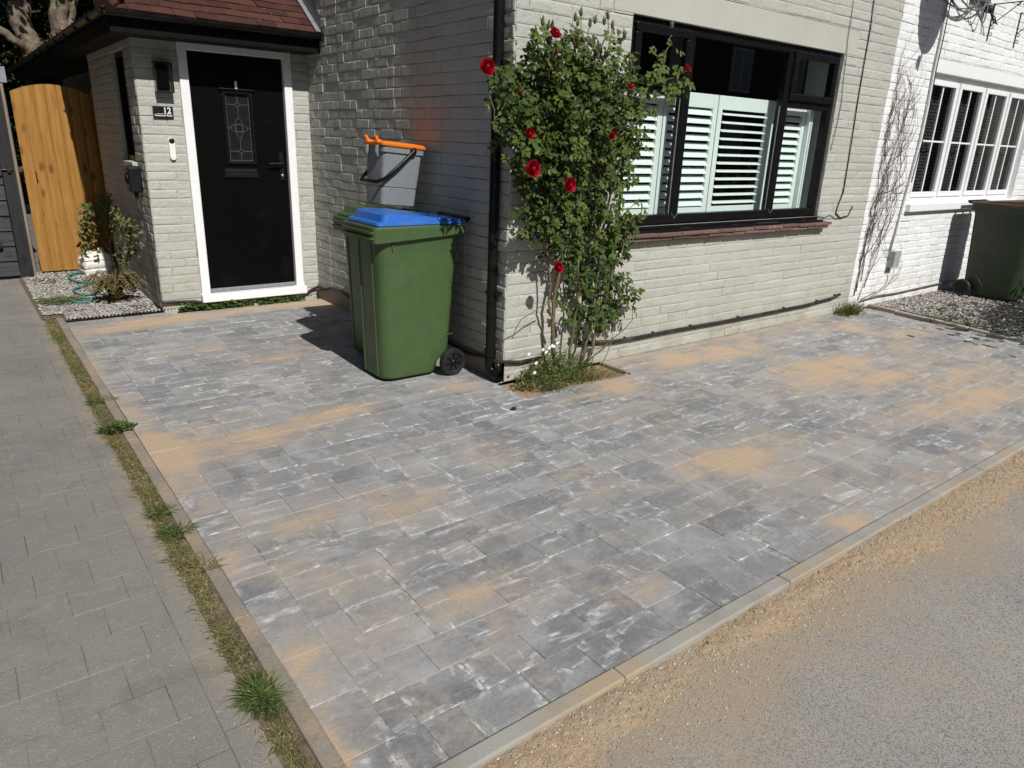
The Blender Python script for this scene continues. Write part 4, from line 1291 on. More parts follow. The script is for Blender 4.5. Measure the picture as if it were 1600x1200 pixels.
def wire(name, pts, r, m, label):
    mb = MB(); mb.tube(pts, r, 6)
    return mb.build(name, m, smooth=True, props=P(label, 'cable'))
Yw = -0.014
wire('aerial_cable', [at(*q, Yw) for q in ((1366, 0), (1360, 45), (1352, 90), (1346, 125), (1340, 160), (1334, 200), (1326, 250), (1318, 300), (1309, 322), (1306, 333), (1313, 341), (1325, 337), (1330, 327), (1332, 322))], 0.0058, M['cable'], 'thick dark aerial cable hanging straight down the cream wall right of the window')
wire('thin_cable', [at(*q, Yw) for q in ((1334, 0), (1330, 30), (1325, 60), (1322, 95), (1318, 125), (1315, 160), (1309, 190), (1303, 215), (1298, 235))], 0.0035, M['grey_cable'], 'thin grey cable close to the top right corner of the black window')
wire('loose_wire', [at(*q, Yw) for q in ((1278, 338), (1288, 340), (1297, 336), (1306, 342), (1320, 338))], 0.003, M['cable'], 'short loose wire poking out at the right end of the window sill')

# ------------------------------------------------------------------ the white house next door
nb = thing('house', 'white painted brick house next door with white framed leaded-look window', 'house', (7.0, 1.6, 0))
NX0, NX1, NZ0, NZ1 = 5.47, 8.35, 1.10, 2.425
mb = MB()
brick_face(mb, (HW, 0, 0), (1, 0, 0), (0, -1, 0), 5.2, 0.0, 3.775, [(NX0 - HW, NZ0, NX1 - HW, NZ1), (NX0 - 0.10 - HW, NZ1, NX1 + 0.1 - HW, NZ1 + 0.13)], seed=15, depth=0.006, rough=0.8, lens=(1, 1, 2, 1.5, 0.5))
mb.quad((HW, 0, 3.775), (HW + 5.2, 0, 3.775), (HW + 5.2, 0, 5.4), (HW, 0, 5.4))
for (a, b) in (((NX0, NZ0), (NX0, NZ1)), ((NX1, NZ0), (NX1, NZ1)), ((NX0, NZ0), (NX1, NZ0))):
    mb.quad((a[0], 0, a[1]), (b[0], 0, b[1]), (b[0], 0.12, b[1]), (a[0], 0.12, a[1]))
mb.build('front_wall', M['white_paint'], nb)
mb = MB(); mb.quad((HW + 5.2, 0, 0), (HW + 5.2, 12, 0), (HW + 5.2, 12, 5.4), (HW + 5.2, 0, 5.4)); mb.quad((HW, 12, 0), (HW, 12, 5.4), (HW + 5.2, 12, 5.4), (HW + 5.2, 12, 0))
mb.build('back_wall', M['white_paint'], nb)
mb = MB(); mb.quad((HW, -0.25, 5.36), (HW + 5.3, -0.25, 5.36), (HW + 5.3, 6, 9.3), (HW, 6, 9.3)); mb.quad((HW + 5.3, 12.25, 5.36), (HW, 12.25, 5.36), (HW, 6, 9.3), (HW + 5.3, 6, 9.3))
mb.build('main_roof', M['tile'], nb)
mb = MB(); mb.box(NX0 - 0.10, -0.004, NZ1, NX1 + 0.1, 0.11, NZ1 + 0.13)
mb.build('lintel', M['render_white'], nb, bevel=0.004)
mb = MB(); mb.box(5.0, 0.3, 0.3, 9.5, 2.8, 2.9); mb.f = [list(reversed(f)) for k, f in enumerate(mb.f) if k != 2]; mb.uv = [None] * 5
mb.build('front_room', M['dark_room'], nb)
YN = 0.055
wf = MB()
fw = 0.065
fbox(wf, NX0, NZ0, NX1, NZ0 + 0.07, YN, YN + .06); fbox(wf, NX0, NZ1 - fw, NX1, NZ1, YN, YN + .06)
fbox(wf, NX0, NZ0 + .07, NX0 + fw, NZ1 - fw, YN, YN + .06); fbox(wf, NX1 - fw, NZ0 + .07, NX1, NZ1 - fw, YN, YN + .06)
n = 4
step = (NX1 - NX0 - fw) / n
for k in range(1, n): fbox(wf, NX0 + k * step, NZ0 + .07, NX0 + k * step + fw, NZ1 - fw, YN + .002, YN + .06)
nwin = wf.build('window', M['upvc'], nb, bevel=0.006)
for k in range(n):
    x0 = NX0 + k * step + fw - 0.008; x1 = NX0 + (k + 1) * step + 0.008
    z0, z1 = NZ0 + 0.062, NZ1 - fw + 0.008
    s = MB(); w = 0.055; ya, yb = YN - 0.018, YN + 0.015
    s.box(x0, ya, z0, x1, yb, z0 + w); s.box(x0, ya, z1 - w, x1, yb, z1); s.box(x0, ya, z0 + w, x0 + w, yb, z1 - w); s.box(x1 - w, ya, z0 + w, x1, yb, z1 - w)
    xm = (x0 + x1) / 2; zm = z0 + (z1 - z0) * 0.49
    s.box(xm - 0.011, YN - .003, z0 + w, xm + 0.011, YN + .008, z1 - w); s.box(x0 + w, YN - .002, zm - 0.010, x1 - w, YN + .007, zm + 0.010)
    s.build('opening_sash', M['upvc'], nwin, bevel=0.005)
    pane(x0 + w, z0 + w, x1 - w, z1 - w, YN + 0.009, nwin, 'dark_glass')
mb = MB()
N_ = 120
vs = []
for i in range(N_ + 1):
    x = NX0 + 0.02 + (NX1 - NX0 - 0.04) * i / N_
    y = 0.17 + 0.012 * math.sin(x * 34) + 0.006 * math.sin(x * 71)
    vs += [(x, y, NZ0 + 0.02), (x, y, NZ1)]
mb.add(vs, [(2 * i, 2 * i + 2, 2 * i + 3, 2 * i + 1) for i in range(N_)])
mb.build('net_curtain', M['lace'], nb)
mb = MB(); mb.box(NX0 - 0.06, -0.06, NZ0 - 0.085, NX1 + 0.05, YN + .03, NZ0 - 0.002)
mb.build('sill', M['upvc'], nb, bevel=0.008)

t = thing('junction_box', 'small grey cable box low on the white wall beside bare vine stems', 'cable box', (5.2, -0.04, 0.5))
mb = MB(); mb.box(5.235, -0.075, 0.425, 5.365, 0.0, 0.60)
mb.build('case', M['box_grey'], t, bevel=0.006)
mb = MB(); mb.box(5.232, -0.085, 0.422, 5.368, -0.0755, 0.603)
mb.build('lid', M['box_grey'], t, bevel=0.003)
for nm, q, r_, lb in (('conduit', ((1481, 0), (1470, 60), (1459, 110), (1449, 165), (1437, 220), (1423, 275), (1408, 330), (1391, 392)), 0.010, 'pale conduit running diagonally in the photo down the white wall to the grey cable box'),):
    mb = MB(); mb.tube([at(*p, -0.02) for p in q], r_, 8)
    mb.build(nm, M['upvc_grey'], smooth=True, props=P('pale pipe running down the white wall to the small grey cable box', 'conduit'))
wire('black_cable', [at(*p, -0.03) for p in ((1486, 0), (1474, 60), (1463, 108), (1453, 165), (1441, 222), (1430, 262), (1424, 285))], 0.006, M['cable'], 'black cable beside the pale pipe on the white wall left of the white window')
wire('ground_cable', [at(*p, -0.03) for p in ((1345, 470), (1372, 462), (1400, 458), (1440, 449), (1480, 440), (1505, 436))], 0.008, M['grey_cable'], 'grey cable lying at the foot of the white wall above the gravel')

# bare vine on the white wall
random.seed(50)
mb = MB()
def vine(px, py, n, heading, r):
    p = [px, py]
    pts = [at(px, py, -0.012)]
    h = heading
    for k in range(n):
        h += rnd(-.22, .22); h = h * 0.82 + 0.18 * (0.6 * heading + 0.09)
        p[0] += math.sin(h) * 9; p[1] -= math.cos(h) * 9
        if p[0] > 1462 - p[1] * 0.194: h -= 0.3
        if p[0] < 1424 - p[1] * 0.194: h += 0.45; p[0] += 4
        pts.append(at(p[0], p[1], -0.012 - rnd(0, 0.012)))
        if k > 3 and random.random() < 0.30 and r > 0.0018:
            vine(p[0], p[1], random.randint(3, 9), h + rnd(-.8, .8), r * 0.6)
    mb.tube(pts, [r * (1 - 0.6 * i / len(pts)) for i in range(len(pts))], 5)
for (x, y, n, h, r) in ((1334, 462, 38, .24, .006), (1338, 455, 34, .3, .005), (1345, 440, 30, .2, .005), (1350, 450, 32, .34, .004), (1362, 400, 26, .25, .004), (1342, 420, 30, .16, .004), (1372, 360, 24, .2, .003), (1356, 380, 26, .3, .003), (1384, 330, 22, .22, .003), (1340, 470, 22, .42, .004), (1392, 300, 20, .3, .003), (1380, 300, 22, .1, .003), (1350, 470, 9, 1.0, .004), (1345, 468, 14, 1.2, .004)):
    vine(x, y, n, h, r)
mb.build('bare_vine', M['vine'], smooth=True, props=P('leafless brown climbing vine stems spreading up the left edge of the white wall', 'vine'))

# hanging basket brackets
def bracket(name, x, ztop, label, hub=False):
    t = thing(name, label, 'bracket', (x, 0, ztop), 0, 'scrolled iron brackets on the white wall')
    mb = MB()
    H = 0.37
    mb.box(-0.012, -0.012, -H, 0.012, -0.006, 0.0)
    mb.tube([(0, -0.012, -0.01), (0, -0.31, -0.01)], 0.006, 6)
    mb.tube([(0, -0.012, -0.22), (0, -0.27, -0.012)], 0.005, 6)
    def scroll(cy, cz, r, a0, turns, s=1):
        mb.tube([(0, cy + s * r * (1 - 0.65 * k / 16) * math.cos(a0 + turns * k / 16), cz + r * (1 - 0.65 * k / 16) * math.sin(a0 + turns * k / 16)) for k in range(17)], 0.004, 5)
    scroll(-0.03, -0.24, 0.022, 0, 6); scroll(-0.03, -0.31, 0.022, 0, 6); scroll(-0.24, -0.035, 0.02, 1.5, 6); scroll(-0.30, -0.035, 0.024, 1.5, 6)
    mb.build('scrollwork', M['iron'], t, local=True)
    return t
bracket('basket_bracket', 6.49, 3.19, 'black scrolled basket bracket nearer the satellite cables, with a dark knot on it')
bracket('basket_bracket', 7.235, 3.19, 'black scrolled basket bracket at the right edge of the photo')
mb = MB()
mb.lathe(at(1546, 14, -0.06), (0.2, -1, 0.1), [(0.01, -0.05), (0.04, -0.03), (0.045, 0.0), (0.035, 0.03), (0.01, 0.04)], 10)
p = at(1546, 16, -0.07)
for k in range(4): mb.tube([p, p + Vector((0.05 + 0.03 * k, -0.03, -0.06 - 0.04 * (k % 2))), p + Vector((0.06 + 0.04 * k, -0.04, -0.12))], 0.006, 5)
mb.build('cable_knot', M['iron'], smooth=True, props=P('dark knot of tape and cable end tied on the white wall bracket', 'cable'))

# satellite dish above the picture: its lower rim, cables and shadow are seen
t = thing('satellite_dish', 'dark satellite dish on the white wall at the top edge of the photo', 'satellite dish', (5.15, 0, 3.45))
mb = MB()
dc = Vector((5.10, -0.42, 3.46)); dn = Vector((-0.25, -1, 0.45)).normalized()
da = dn.cross(Vector((0, 0, 1))).normalized(); db = da.cross(dn)
for s in (0, 1):
    rings = []
    for k in range(1, 9):
        f = k / 8
        rings.append([dc + (da * math.cos(q) * 0.27 + db * math.sin(q) * 0.36) * f + dn * (0.06 * f * f + (0.004 if s else 0)) for q in [2 * math.pi * i / 36 for i in range(36)]])
    mb.loft(rings, True, False)
mb.build('reflector', M['dish'], t, smooth=True)
mb = MB()
mb.tube([dc + db * -0.30 + dn * 0.04, dc + db * -0.42 + dn * 0.22, dc + db * -0.30 + dn * 0.42], 0.013, 8)
mb.lathe(dc + db * -0.30 + dn * 0.42, dn * -1, [(0.02, -0.07), (0.026, 0), (0.03, 0.06)], 14)
mb.build('receiver_arm', M['dish'], t, smooth=True, sharp=40)
mb = MB(); mb.tube([dc - dn * 0.01, (5.15, -0.2, 3.42), (5.2, -0.04, 3.5)], 0.025, 10); mb.box(5.12, -0.02, 3.38, 5.28, 0.0, 3.62)
mb.build('wall_mount', M['dish'], t, smooth=True, sharp=40)
random.seed(4)
mb = MB()
for (x0, y0, x1, y1, sag) in ((1466, -8, 1530, 6, 14), (1480, -10, 1524, 4, 20), (1482, -10, 1534, -4, 26), (1520, -10, 1540, 2, 30), (1524, -12, 1546, -5, 44), (1500, -4, 1545, 4, 16)):
    pts = []
    for k in range(13):
        f = k / 12
        pts.append(at(x0 + (x1 - x0) * f, y0 + (y1 - y0) * f + sag * math.sin(math.pi * f), -0.05 - 0.03 * math.sin(math.pi * f)))
    mb.tube(pts, 0.0075, 6)
mb.build('cable_loops', M['grey_cable'], smooth=True, props=P('tangle of grey cable loops on the white wall at the top edge', 'cable'))
t = thing('splitter_box', 'small dark cable box among the loops at the top of the white wall', 'cable box', (6.0, -0.03, 3.2))
a = at(1520, -12, -0.04); b = at(1545, 6, -0.04)
mb = MB(); mb.box(a.x + .05, -0.06, b.z, b.x, 0.0, a.z)
mb.build('case', M['dish'], t, bevel=0.006)

# ------------------------------------------------------------------ wheeled bins
def rrect(x0, x1, y0, y1, r, z, n=6):
    pts = []
    for (cx, cy, a0) in ((x1 - r, y1 - r, 0), (x0 + r, y1 - r, 90), (x0 + r, y0 + r, 180), (x1 - r, y0 + r, 270)):
        for k in range(n + 1):
            a = R(a0 + 90 * k / n)
            pts.append(Vector((cx + r * math.cos(a), cy + r * math.sin(a), z)))
    return pts
def smooth01(f): f = max(0, min(1, f)); return f * f * (3 - 2 * f)
def make_bin(name, label, loc, rz, body_m, lid_m, F=0.385, B=0.325, W=0.24, RZ=1.038, lid_dark=None, group='wheeled bins'):
    """front is local -x, hinge side local +x; F front reach, B back reach, W half width of the rim, RZ rim height"""
    t = thing(name, label, 'wheelie bin', loc, rz, group)
    mb = MB()
    secs = []
    top = RZ - 0.03
    for f in (0.0, 0.004, 0.02, 0.08, 0.14, 0.17, 0.21, 0.26, 0.30, 0.34, 0.5, 0.7, 0.86, 0.93, 0.96, 1.0):
        z = 0.018 + (top - 0.018) * f
        x0 = -(F - 0.085) - 0.032 * f
        hw = (W - 0.068) + 0.036 * f
        xb = (B - 0.105) + 0.062 * f
        notch = (B - 0.195)
        x1 = notch + (xb - notch) * smooth01((f - 0.05) / 0.10)
        r = 0.078
        sh = 0.012 if f == 0 else 0.004 if f == 0.004 else 0.0
        if f > 0.93: g = (f - 0.93) / 0.07 * 0.012; x0 -= g; hw += g; x1 += g
        secs.append(rrect(x0 + sh, x1 - sh, -hw + sh, hw - sh, r, z))
    mb.loft(secs, True, False)
    bo = mb.build('body', body_m, t, smooth=True, sharp=50, local=True)
    # front ribs and arch grooves over the wheels
    mb = MB()
    for y in (-W * 0.30, W * 0.46):
        mb.loft([rrect(-(F - 0.085) - 0.006 - 0.032 * f, -(F - 0.085) + 0.02 - 0.032 * f, y - 0.014, y + 0.014, 0.005, 0.03 + (top - 0.03) * f, 2) for f in (0, 0.5, 0.93)])
    for s in (-1, 1):
        pts = []
        for k in range(13):
            q = R(90) * k / 12
            z = 0.05 + 0.24 * math.cos(q)
            pts.append((B - 0.088 - 0.245 * math.sin(q), s * ((W - 0.068) + 0.036 * z - 0.0005), z))
        mb.tube(pts, 0.0035, 5)
    for s in (-1, 1):
        mb.box(-F + 0.14, s * (W - 0.03) - 0.006, top - 0.105, -F + 0.15, s * (W - 0.03) + 0.008, top - 0.01)
    mb.build('ribs', body_m, t, local=True, bevel=0.002)
    # rim
    mb = MB()
    outer = rrect(-F, B - 0.02, -W, W, 0.035, RZ, 5)
    inner = rrect(-F + 0.045, B - 0.06, -W + 0.04, W - 0.04, 0.03, RZ, 5)
    low = []
    for p in outer:
        f = smooth01((p.x + F - 0.10) / (0.32))
        low.append(Vector((p.x * 0.995, p.y * 0.995, RZ - 0.082 + 0.036 * f)))
    mid = [p + Vector((0, 0, 0.012)) for p in outer]
    mb.loft([[Vector((p.x * 0.97, p.y * 0.97, q.z + 0.004)) for p, q in zip(outer, low)], low, outer, mid, [Vector((p.x * 0.985, p.y * 0.985, RZ + 0.018)) for p in outer], [p + Vector((0, 0, 0.018)) for p in inner], [p + Vector((0, 0, -0.06)) for p in inner]], False, False)
    for z in (RZ - 0.058, RZ - 0.022):
        mb.loft([rrect(-F - 0.016, -F + 0.06, -W + 0.016, W - 0.016, 0.03, z + dz, 5) for dz in (0, 0.012)])
    mb.build('rim', body_m, t, smooth=True, sharp=35, local=True)
    # lid
    mb = MB()
    def lidring(inset, zf, front=0.0, n=6):
        pts = rrect(-F + 0.010 + inset + front, B - 0.005 - inset * 0.4, -W + 0.008 + inset, W - 0.008 - inset, 0.035, 0, n)
        return [Vector((p.x, p.y, zf(p.x))) for p in pts]
    z1 = RZ + 0.019
    dome = lambda x: RZ + 0.046 + 0.050 * (1 - smooth01((x - (B - 0.40)) / 0.34))
    mb.loft([lidring(0.004, lambda x: z1, 0.022), lidring(0.0, lambda x: z1 + 0.006, 0.02), lidring(0.002, lambda x: z1 + 0.020, 0.022), lidring(0.008, lambda x: z1 + 0.025, 0.03), lidring(0.016, lambda x: z1 + 0.027, 0.045),
             lidring(0.020, lambda x: max(z1 + 0.0272, dome(x) - 0.008), 0.055), lidring(0.027, lambda x: max(z1 + 0.0276, dome(x) - 0.001), 0.062), lidring(0.05, lambda x: max(z1 + 0.028, dome(x)), 0.075), lidring(0.13, lambda x: max(z1 + 0.028, dome(x) + 0.004), 0.08)], True, True)
    lid = mb.build('lid', lid_m, t, smooth=True, sharp=40, local=True)
    mb = MB()
    mb.tube([(B + 0.028, -W + 0.05, RZ + 0.045), (B + 0.028, W - 0.05, RZ + 0.045)], 0.0145, 12)
    for y in (-W + 0.06, -0.02, W - 0.10): mb.box(B - 0.02, y, RZ + 0.02, B + 0.03, y + 0.04, RZ + 0.05)
    mb.build('handle', lid_dark or M['black_plastic'], t, smooth=True, sharp=40, local=True)
    # axle and wheels
    ax = B - 0.125
    mb = MB(); mb.tube([(ax, -W + 0.01, 0.1), (ax, W - 0.01, 0.1)], 0.011, 10)
    mb.build('axle', M['black_plastic'], t, local=True)
    for s in (-1, 1):
        mb = MB()
        yc = s * (W - 0.002)
        mb.lathe((ax, yc, 0.1), (0, s, 0), [(0.070, -0.024), (0.092, -0.024), (0.099, -0.014), (0.1, 0), (0.099, 0.014), (0.092, 0.024), (0.070, 0.024), (0.064, 0.014)], 36, cap=True)
        wob = mb.build('wheel', M['tyre'], t, smooth=True, sharp=35, local=True)
        mb = MB()
        for k in range(7):
            a = 2 * math.pi * k / 7
            tf = Matrix.Translation((ax, yc + s * 0.017, 0.1)) @ Matrix.Rotation(a, 4, 'Y')
            mb.box(-0.005, -0.005, 0.012, 0.005, 0.005, 0.064, tf)
        mb.lathe((ax, yc + s * 0.01, 0.1), (0, s, 0), [(0.018, 0), (0.018, 0.012), (0.012, 0.016), (0.001, 0.016)], 16)
        hb = mb.build('hub', M['black_plastic'], wob, local=True, bevel=0.001)
    return t
make_bin('wheelie_bin', 'green wheelie bin with bright blue lid, nearest the camera beside the downpipe', (-0.420, 0.56, 0.0), 0, M['bin_green'], M['bin_blue'])
make_bin('wheelie_bin', 'green wheelie bin with green lid behind the blue lidded one, carrying the grey caddy', (-0.355, 1.09, 0.0), R(1), M['bin_green'], M['bin_green'], F=0.285, B=0.265, W=0.24, RZ=1.015)
make_bin('wheelie_bin', 'green wheelie bin, shade put into its colour, with brown lid on gravel by the white house', (6.93, -0.50, 0.02), R(90), M['bin_shaded_green'], M['bin_brown'], F=0.40, B=0.335, W=0.29, RZ=1.05)

# food caddy
cd = thing('food_caddy', 'grey food waste caddy with orange lid and black handle on the bins', 'food caddy', (-0.285, 1.06, 1.122))
cd.scale = (0.87, 0.92, 1.0)
cd.rotation_euler = (0, R(4.5), R(3))
mb = MB()
secs = []
CH_ = 0.40
for f in (0.0, 0.012, 0.3, 0.305, 0.32, 0.325, 0.8, 0.9, 0.905, 1.0):
    g = 0.006 if 0.302 < f < 0.323 else 0
    k = 0.018 * f
    lip = 0.012 if f > 0.902 else 0
    sh = 0.008 if f == 0 else 0
    secs.append(rrect(-0.175 - 0.01 * f - lip + sh + g, 0.150 + 0.038 * f + lip - sh - g, -0.125 - k - lip + sh + g, 0.125 + k + lip - sh - g, 0.035, CH_ * f))
mb.loft(secs, True, True)
mb.build('body', M['caddy_grey'], cd, smooth=True, sharp=35, local=True)
mb = MB()
mb.loft([rrect(-0.205 - e, 0.208 + e, -0.162 - e, 0.162 + e, 0.04, CH_ + z) for e, z in ((0.0, 0.001), (0.004, 0.006), (0.004, 0.02), (-0.012, 0.03), (-0.06, 0.036))])
for y in (-0.075, 0.075):
    mb.tube([(-0.17, y, CH_ + 0.02), (-0.21, y, CH_ + 0.028), (-0.228, y, CH_ + 0.062)], [0.018, 0.018, 0.012], 10)
mb.build('lid', M['caddy_orange'], cd, smooth=True, sharp=45, local=True)
mb = MB()
for y in (-0.075, 0.075):
    mb = MB(); mb.tube([(-0.205, y, CH_ + 0.0), (-0.214, y, CH_ - 0.04), (-0.197, y, CH_ - 0.075)], [0.02, 0.018, 0.008], 8)
    mb.build('latch', M['caddy_grey'], cd, smooth=True, sharp=45, local=True)
mb = MB(); mb.box(0.196, -0.02, CH_ - 0.06, 0.215, 0.02, CH_ - 0.02)
mb.build('hinge', M['caddy_grey'], cd, local=True)
mb = MB()
hy = 0.172
piv = Vector((0.075, 0, CH_ - 0.015)); tip = Vector((-0.215, 0, CH_ - 0.245))
pts = [piv + Vector((0, -hy, 0)), piv.lerp(tip, 0.5) + Vector((0, -hy - 0.006, 0)), piv.lerp(tip, 0.88) + Vector((0, -hy + 0.004, 0)), tip + Vector((-0.01, -hy + 0.05, 0)), tip + Vector((-0.012, 0, 0)), tip + Vector((-0.01, hy - 0.05, 0)), piv.lerp(tip, 0.88) + Vector((0, hy - 0.004, 0)), piv.lerp(tip, 0.5) + Vector((0, hy + 0.006, 0)), piv + Vector((0, hy, 0))]
mb.tube(pts, 0.0135, 10)
for s in (-1, 1): mb.lathe(piv + Vector((0, s * 0.155, 0)), (0, s, 0), [(0.026, 0), (0.026, 0.02), (0.02, 0.026), (0.002, 0.026)], 18)
mb.build('handle', M['black_plastic'], cd, smooth=True, sharp=50, local=True)

# ------------------------------------------------------------------ gates and shed on the left
gt = thing('garden_gate', 'new orange timber board gate with a gently arched top', 'gate', (-1.86, 5.66, 0))
mb = MB()
gx0_, gx1_ = -2.205, -1.475
nb_ = 7
bw = (gx1_ - gx0_) / nb_
random.seed(17)
for k in range(nb_):
    x0 = gx0_ + k * bw; x1 = x0 + bw
    mb.col = (0.5, 0, random.random(), 1)
    xc = [x0 + 0.0011, x0 + bw * 0.25, x0 + bw * 0.75, x1 - 0.0011]
    topz = [1.985 - 0.09 * ((x - (gx0_ + gx1_) / 2) / ((gx1_ - gx0_) / 2)) ** 2 for x in xc]
    bul = [0.0, -0.011, -0.010, 0.001]
    vs = [(x, 5.66 + b, 0.035) for x, b in zip(xc, bul)] + [(x, 5.66 + b, z) for x, b, z in zip(xc, bul, topz)]
    vs += [(x, 5.685, 0.035) for x in xc] + [(x, 5.685, z) for x, z in zip(xc, topz)]
    fs = [(i, i + 1, i + 5, i + 4) for i in range(3)] + [(i + 9, i + 8, i + 12, i + 13) for i in range(3)] + [(i + 4, i + 5, i + 13, i + 12) for i in range(3)] + [(0, 4, 12, 8), (3, 11, 15, 7)]
    mb.add(vs, fs)
mb.build('boards', M['timber'], gt)
mb = MB()
mb.box(gx0_ + 0.02, 5.686, 0.25, gx1_ - 0.02, 5.72, 0.36)
mb.build('ledge', M['timber'], gt)
mb = MB(); mb.box(gx0_ + 0.02, 5.686, 1.55, gx1_ - 0.02, 5.72, 1.66)
mb.build('ledge', M['timber'], gt)
mb = MB(); mb.tube([(gx0_ + 0.105, 5.652, 1.10), (gx0_ + 0.11, 5.65, 0.99)], 0.006, 6)
mb.build('slot', M['black_plastic'], gt)
mb = MB(); mb.box(-1.47, 5.62, 0.0, -1.36, 5.72, 1.95)
mb.build('gate_post', M['timber'], bevel=0.004, props=P('timber post in shade between the orange gate and the porch wall', 'post'))
bgp = thing('side_gate', 'black horizontal boarded gate with a bolt at the left edge of the photo', 'gate', (-2.9, 5.5, 0))
mb = MB()
mb.box(-2.405, 5.47, 0.0, -2.29, 5.55, 1.94)
mb.build('stile', M['post_timber'], bgp, bevel=0.003)
mb = MB()
random.seed(19)
for k in range(12):
    z = 0.03 + k * 0.158
    mb.col = (0.5, 0, random.random(), 1)
    tf = Matrix.Translation((-3.4, 5.53, z)) @ Matrix.Rotation(R(-6), 4, 'X')
    mb.box(0, -0.01, 0.0, 0.99, 0.01, 0.15, tf)
mb.quad((-3.4, 5.56, 0), (-2.41, 5.56, 0), (-2.41, 5.56, 1.92), (-3.4, 5.56, 1.92))
mb.build('boards', M['black_timber'], bgp, bevel=0.002)
mb = MB()
mb.tube([(-2.62, 5.455, 1.13), (-2.31, 5.455, 1.13)], 0.009, 8)
for x in (-2.58, -2.46, -2.36): mb.box(x, 5.44, 1.105, x + 0.03, 5.47, 1.155)
mb.tube([(-2.5, 5.45, 1.125), (-2.5, 5.43, 1.07), (-2.47, 5.43, 1.06)], 0.008, 8)
mb.build('bolt', M['iron'], bgp)
mb = MB(); mb.lathe((-2.55, 5.50, 0.36), (0, -1, 0), [(0.03, 0), (0.03, 0.02), (0.01, 0.025)], 12)
mb.build('knob', M['iron'], bgp)
mb = MB(); mb.box(-2.288, 5.50, 0.0, -2.262, 5.58, 1.96)
mb.build('gate_post', M['grey_timber'], bevel=0.003, props=P('weathered brown post between the black gate and the orange gate', 'post'))
mb = MB()
mb.box(-6, 6.4, 0, -2.2, 9, 2.0)
sh = thing('shed', 'dark shed with a pale blue-grey roof edge behind the black gate', 'shed', (-4.1, 7.5, 0))
mb.build('walls', M['black_timber'], sh)
mb = MB(); mb.box(-6.1, 6.28, 2.0, -2.17, 6.33, 2.16)
mb.build('roof_edge', plain('shed_grey', (0.23, 0.26, 0.29), 0.6), sh)
mb = MB(); mb.box(-6.1, 6.335, 2.12, -2.17, 9.1, 2.16)
mb.build('roof', M['lead'], sh)

# ------------------------------------------------------------------ plants
def leaflet_spray(mb, base, d, nrm, L, n=5, tone=0.5, brown=0.0):
    """a pinnate rose leaf: pairs of leaflets along a short stalk and one at the end"""
    d = d.normalized()
    w = d.cross(nrm).normalized()
    n_ = w.cross(d)
    T = lambda: min(1, max(0, tone + rnd(-.15, .15)))
    mb.leaf(base + d * L * 0.66, d + n_ * rnd(-.3, .1), n_, L * 0.40, L * 0.27, T(), g=brown)
    for k in range((n - 1) // 2):
        f = 0.30 + 0.32 * k
        for s in (-1, 1):
            mb.leaf(base + d * L * f, d * 0.55 + w * s + n_ * rnd(-.35, .15), n_, L * (0.31 + 0.05 * k), L * 0.215, T(), g=brown)

def rose_flower(parent, c, face, r, label=None, closed=0.0, name='flower', tone=0.6):
    mb = MB()
    face = Vector(face).normalized()
    a = face.orthogonal().normalized(); b = face.cross(a)
    # rolled heart of the bloom
    n_h = 12
    rings = []
    for i in range(6):
        q = i / 5
        rr = r * (0.10 + 0.20 * math.sin(math.pi * (0.15 + 0.7 * q)))
        rings.append([c + face * r * (-0.35 + 0.85 * q) + (a * math.cos(6.2832 * k / n_h) + b * math.sin(6.2832 * k / n_h)) * rr * (1 + 0.14 * math.sin(3 * 6.2832 * k / n_h + i)) for k in range(n_h)])
    mb.col = (max(0, tone - .55), 0, .5, 1)
    mb.loft(rings)
    n_p = 34
    for k in range(n_p):
        f = (k + 0.5) / n_p
        ang = k * 2.39996 + rnd(-.25, .25)
        phi = (0.05 + 1.40 * f ** 0.75) * (1 - closed * 0.7)
        out = a * math.cos(ang) + b * math.sin(ang)
        side = face.cross(out)
        base = c - face * r * 0.30 + out * r * 0.12 * f
        Lp = r * (0.92 + 0.22 * f - 0.12 * math.cos(phi))
        wid = r * (0.20 + 0.42 * f)
        vs = []
        for i in range(5):
            q = i / 4
            th = phi * (0.55 + 0.55 * q) + (0.55 * f if i == 4 else 0)
            pc = base + (face * math.cos(phi * 0.75) + out * math.sin(phi * 0.75)) * Lp * q + (out * math.cos(th) - face * math.sin(th)) * (0.10 * r * math.sin(math.pi * q)) 
            ww = wid * (0.35 + 0.75 * math.sin(math.pi * min(1, 0.12 + q * 0.70)))
            for j in (-1, -.5, 0, .5, 1):
                crv = abs(j) ** 1.6
                vs.append(pc + side * ww * j - out * crv * ww * 0.55 * (1 - .35 * f) - face * crv * r * 0.10 * q + face * rnd(-.03, .03) * r + out * rnd(-.03, .03) * r)
        fs = [(i * 5 + j, i * 5 + j + 1, i * 5 + 6 + j, i * 5 + 5 + j) for i in range(4) for j in range(4)]
        tn = min(1, max(0, tone + rnd(-.45, .4) + 0.4 * (f - .5)))
        mb.add(vs, fs, [(tn, 0, 0.5, 1)] * 25)
    return mb.build(name, M['petal'], parent, smooth=True)

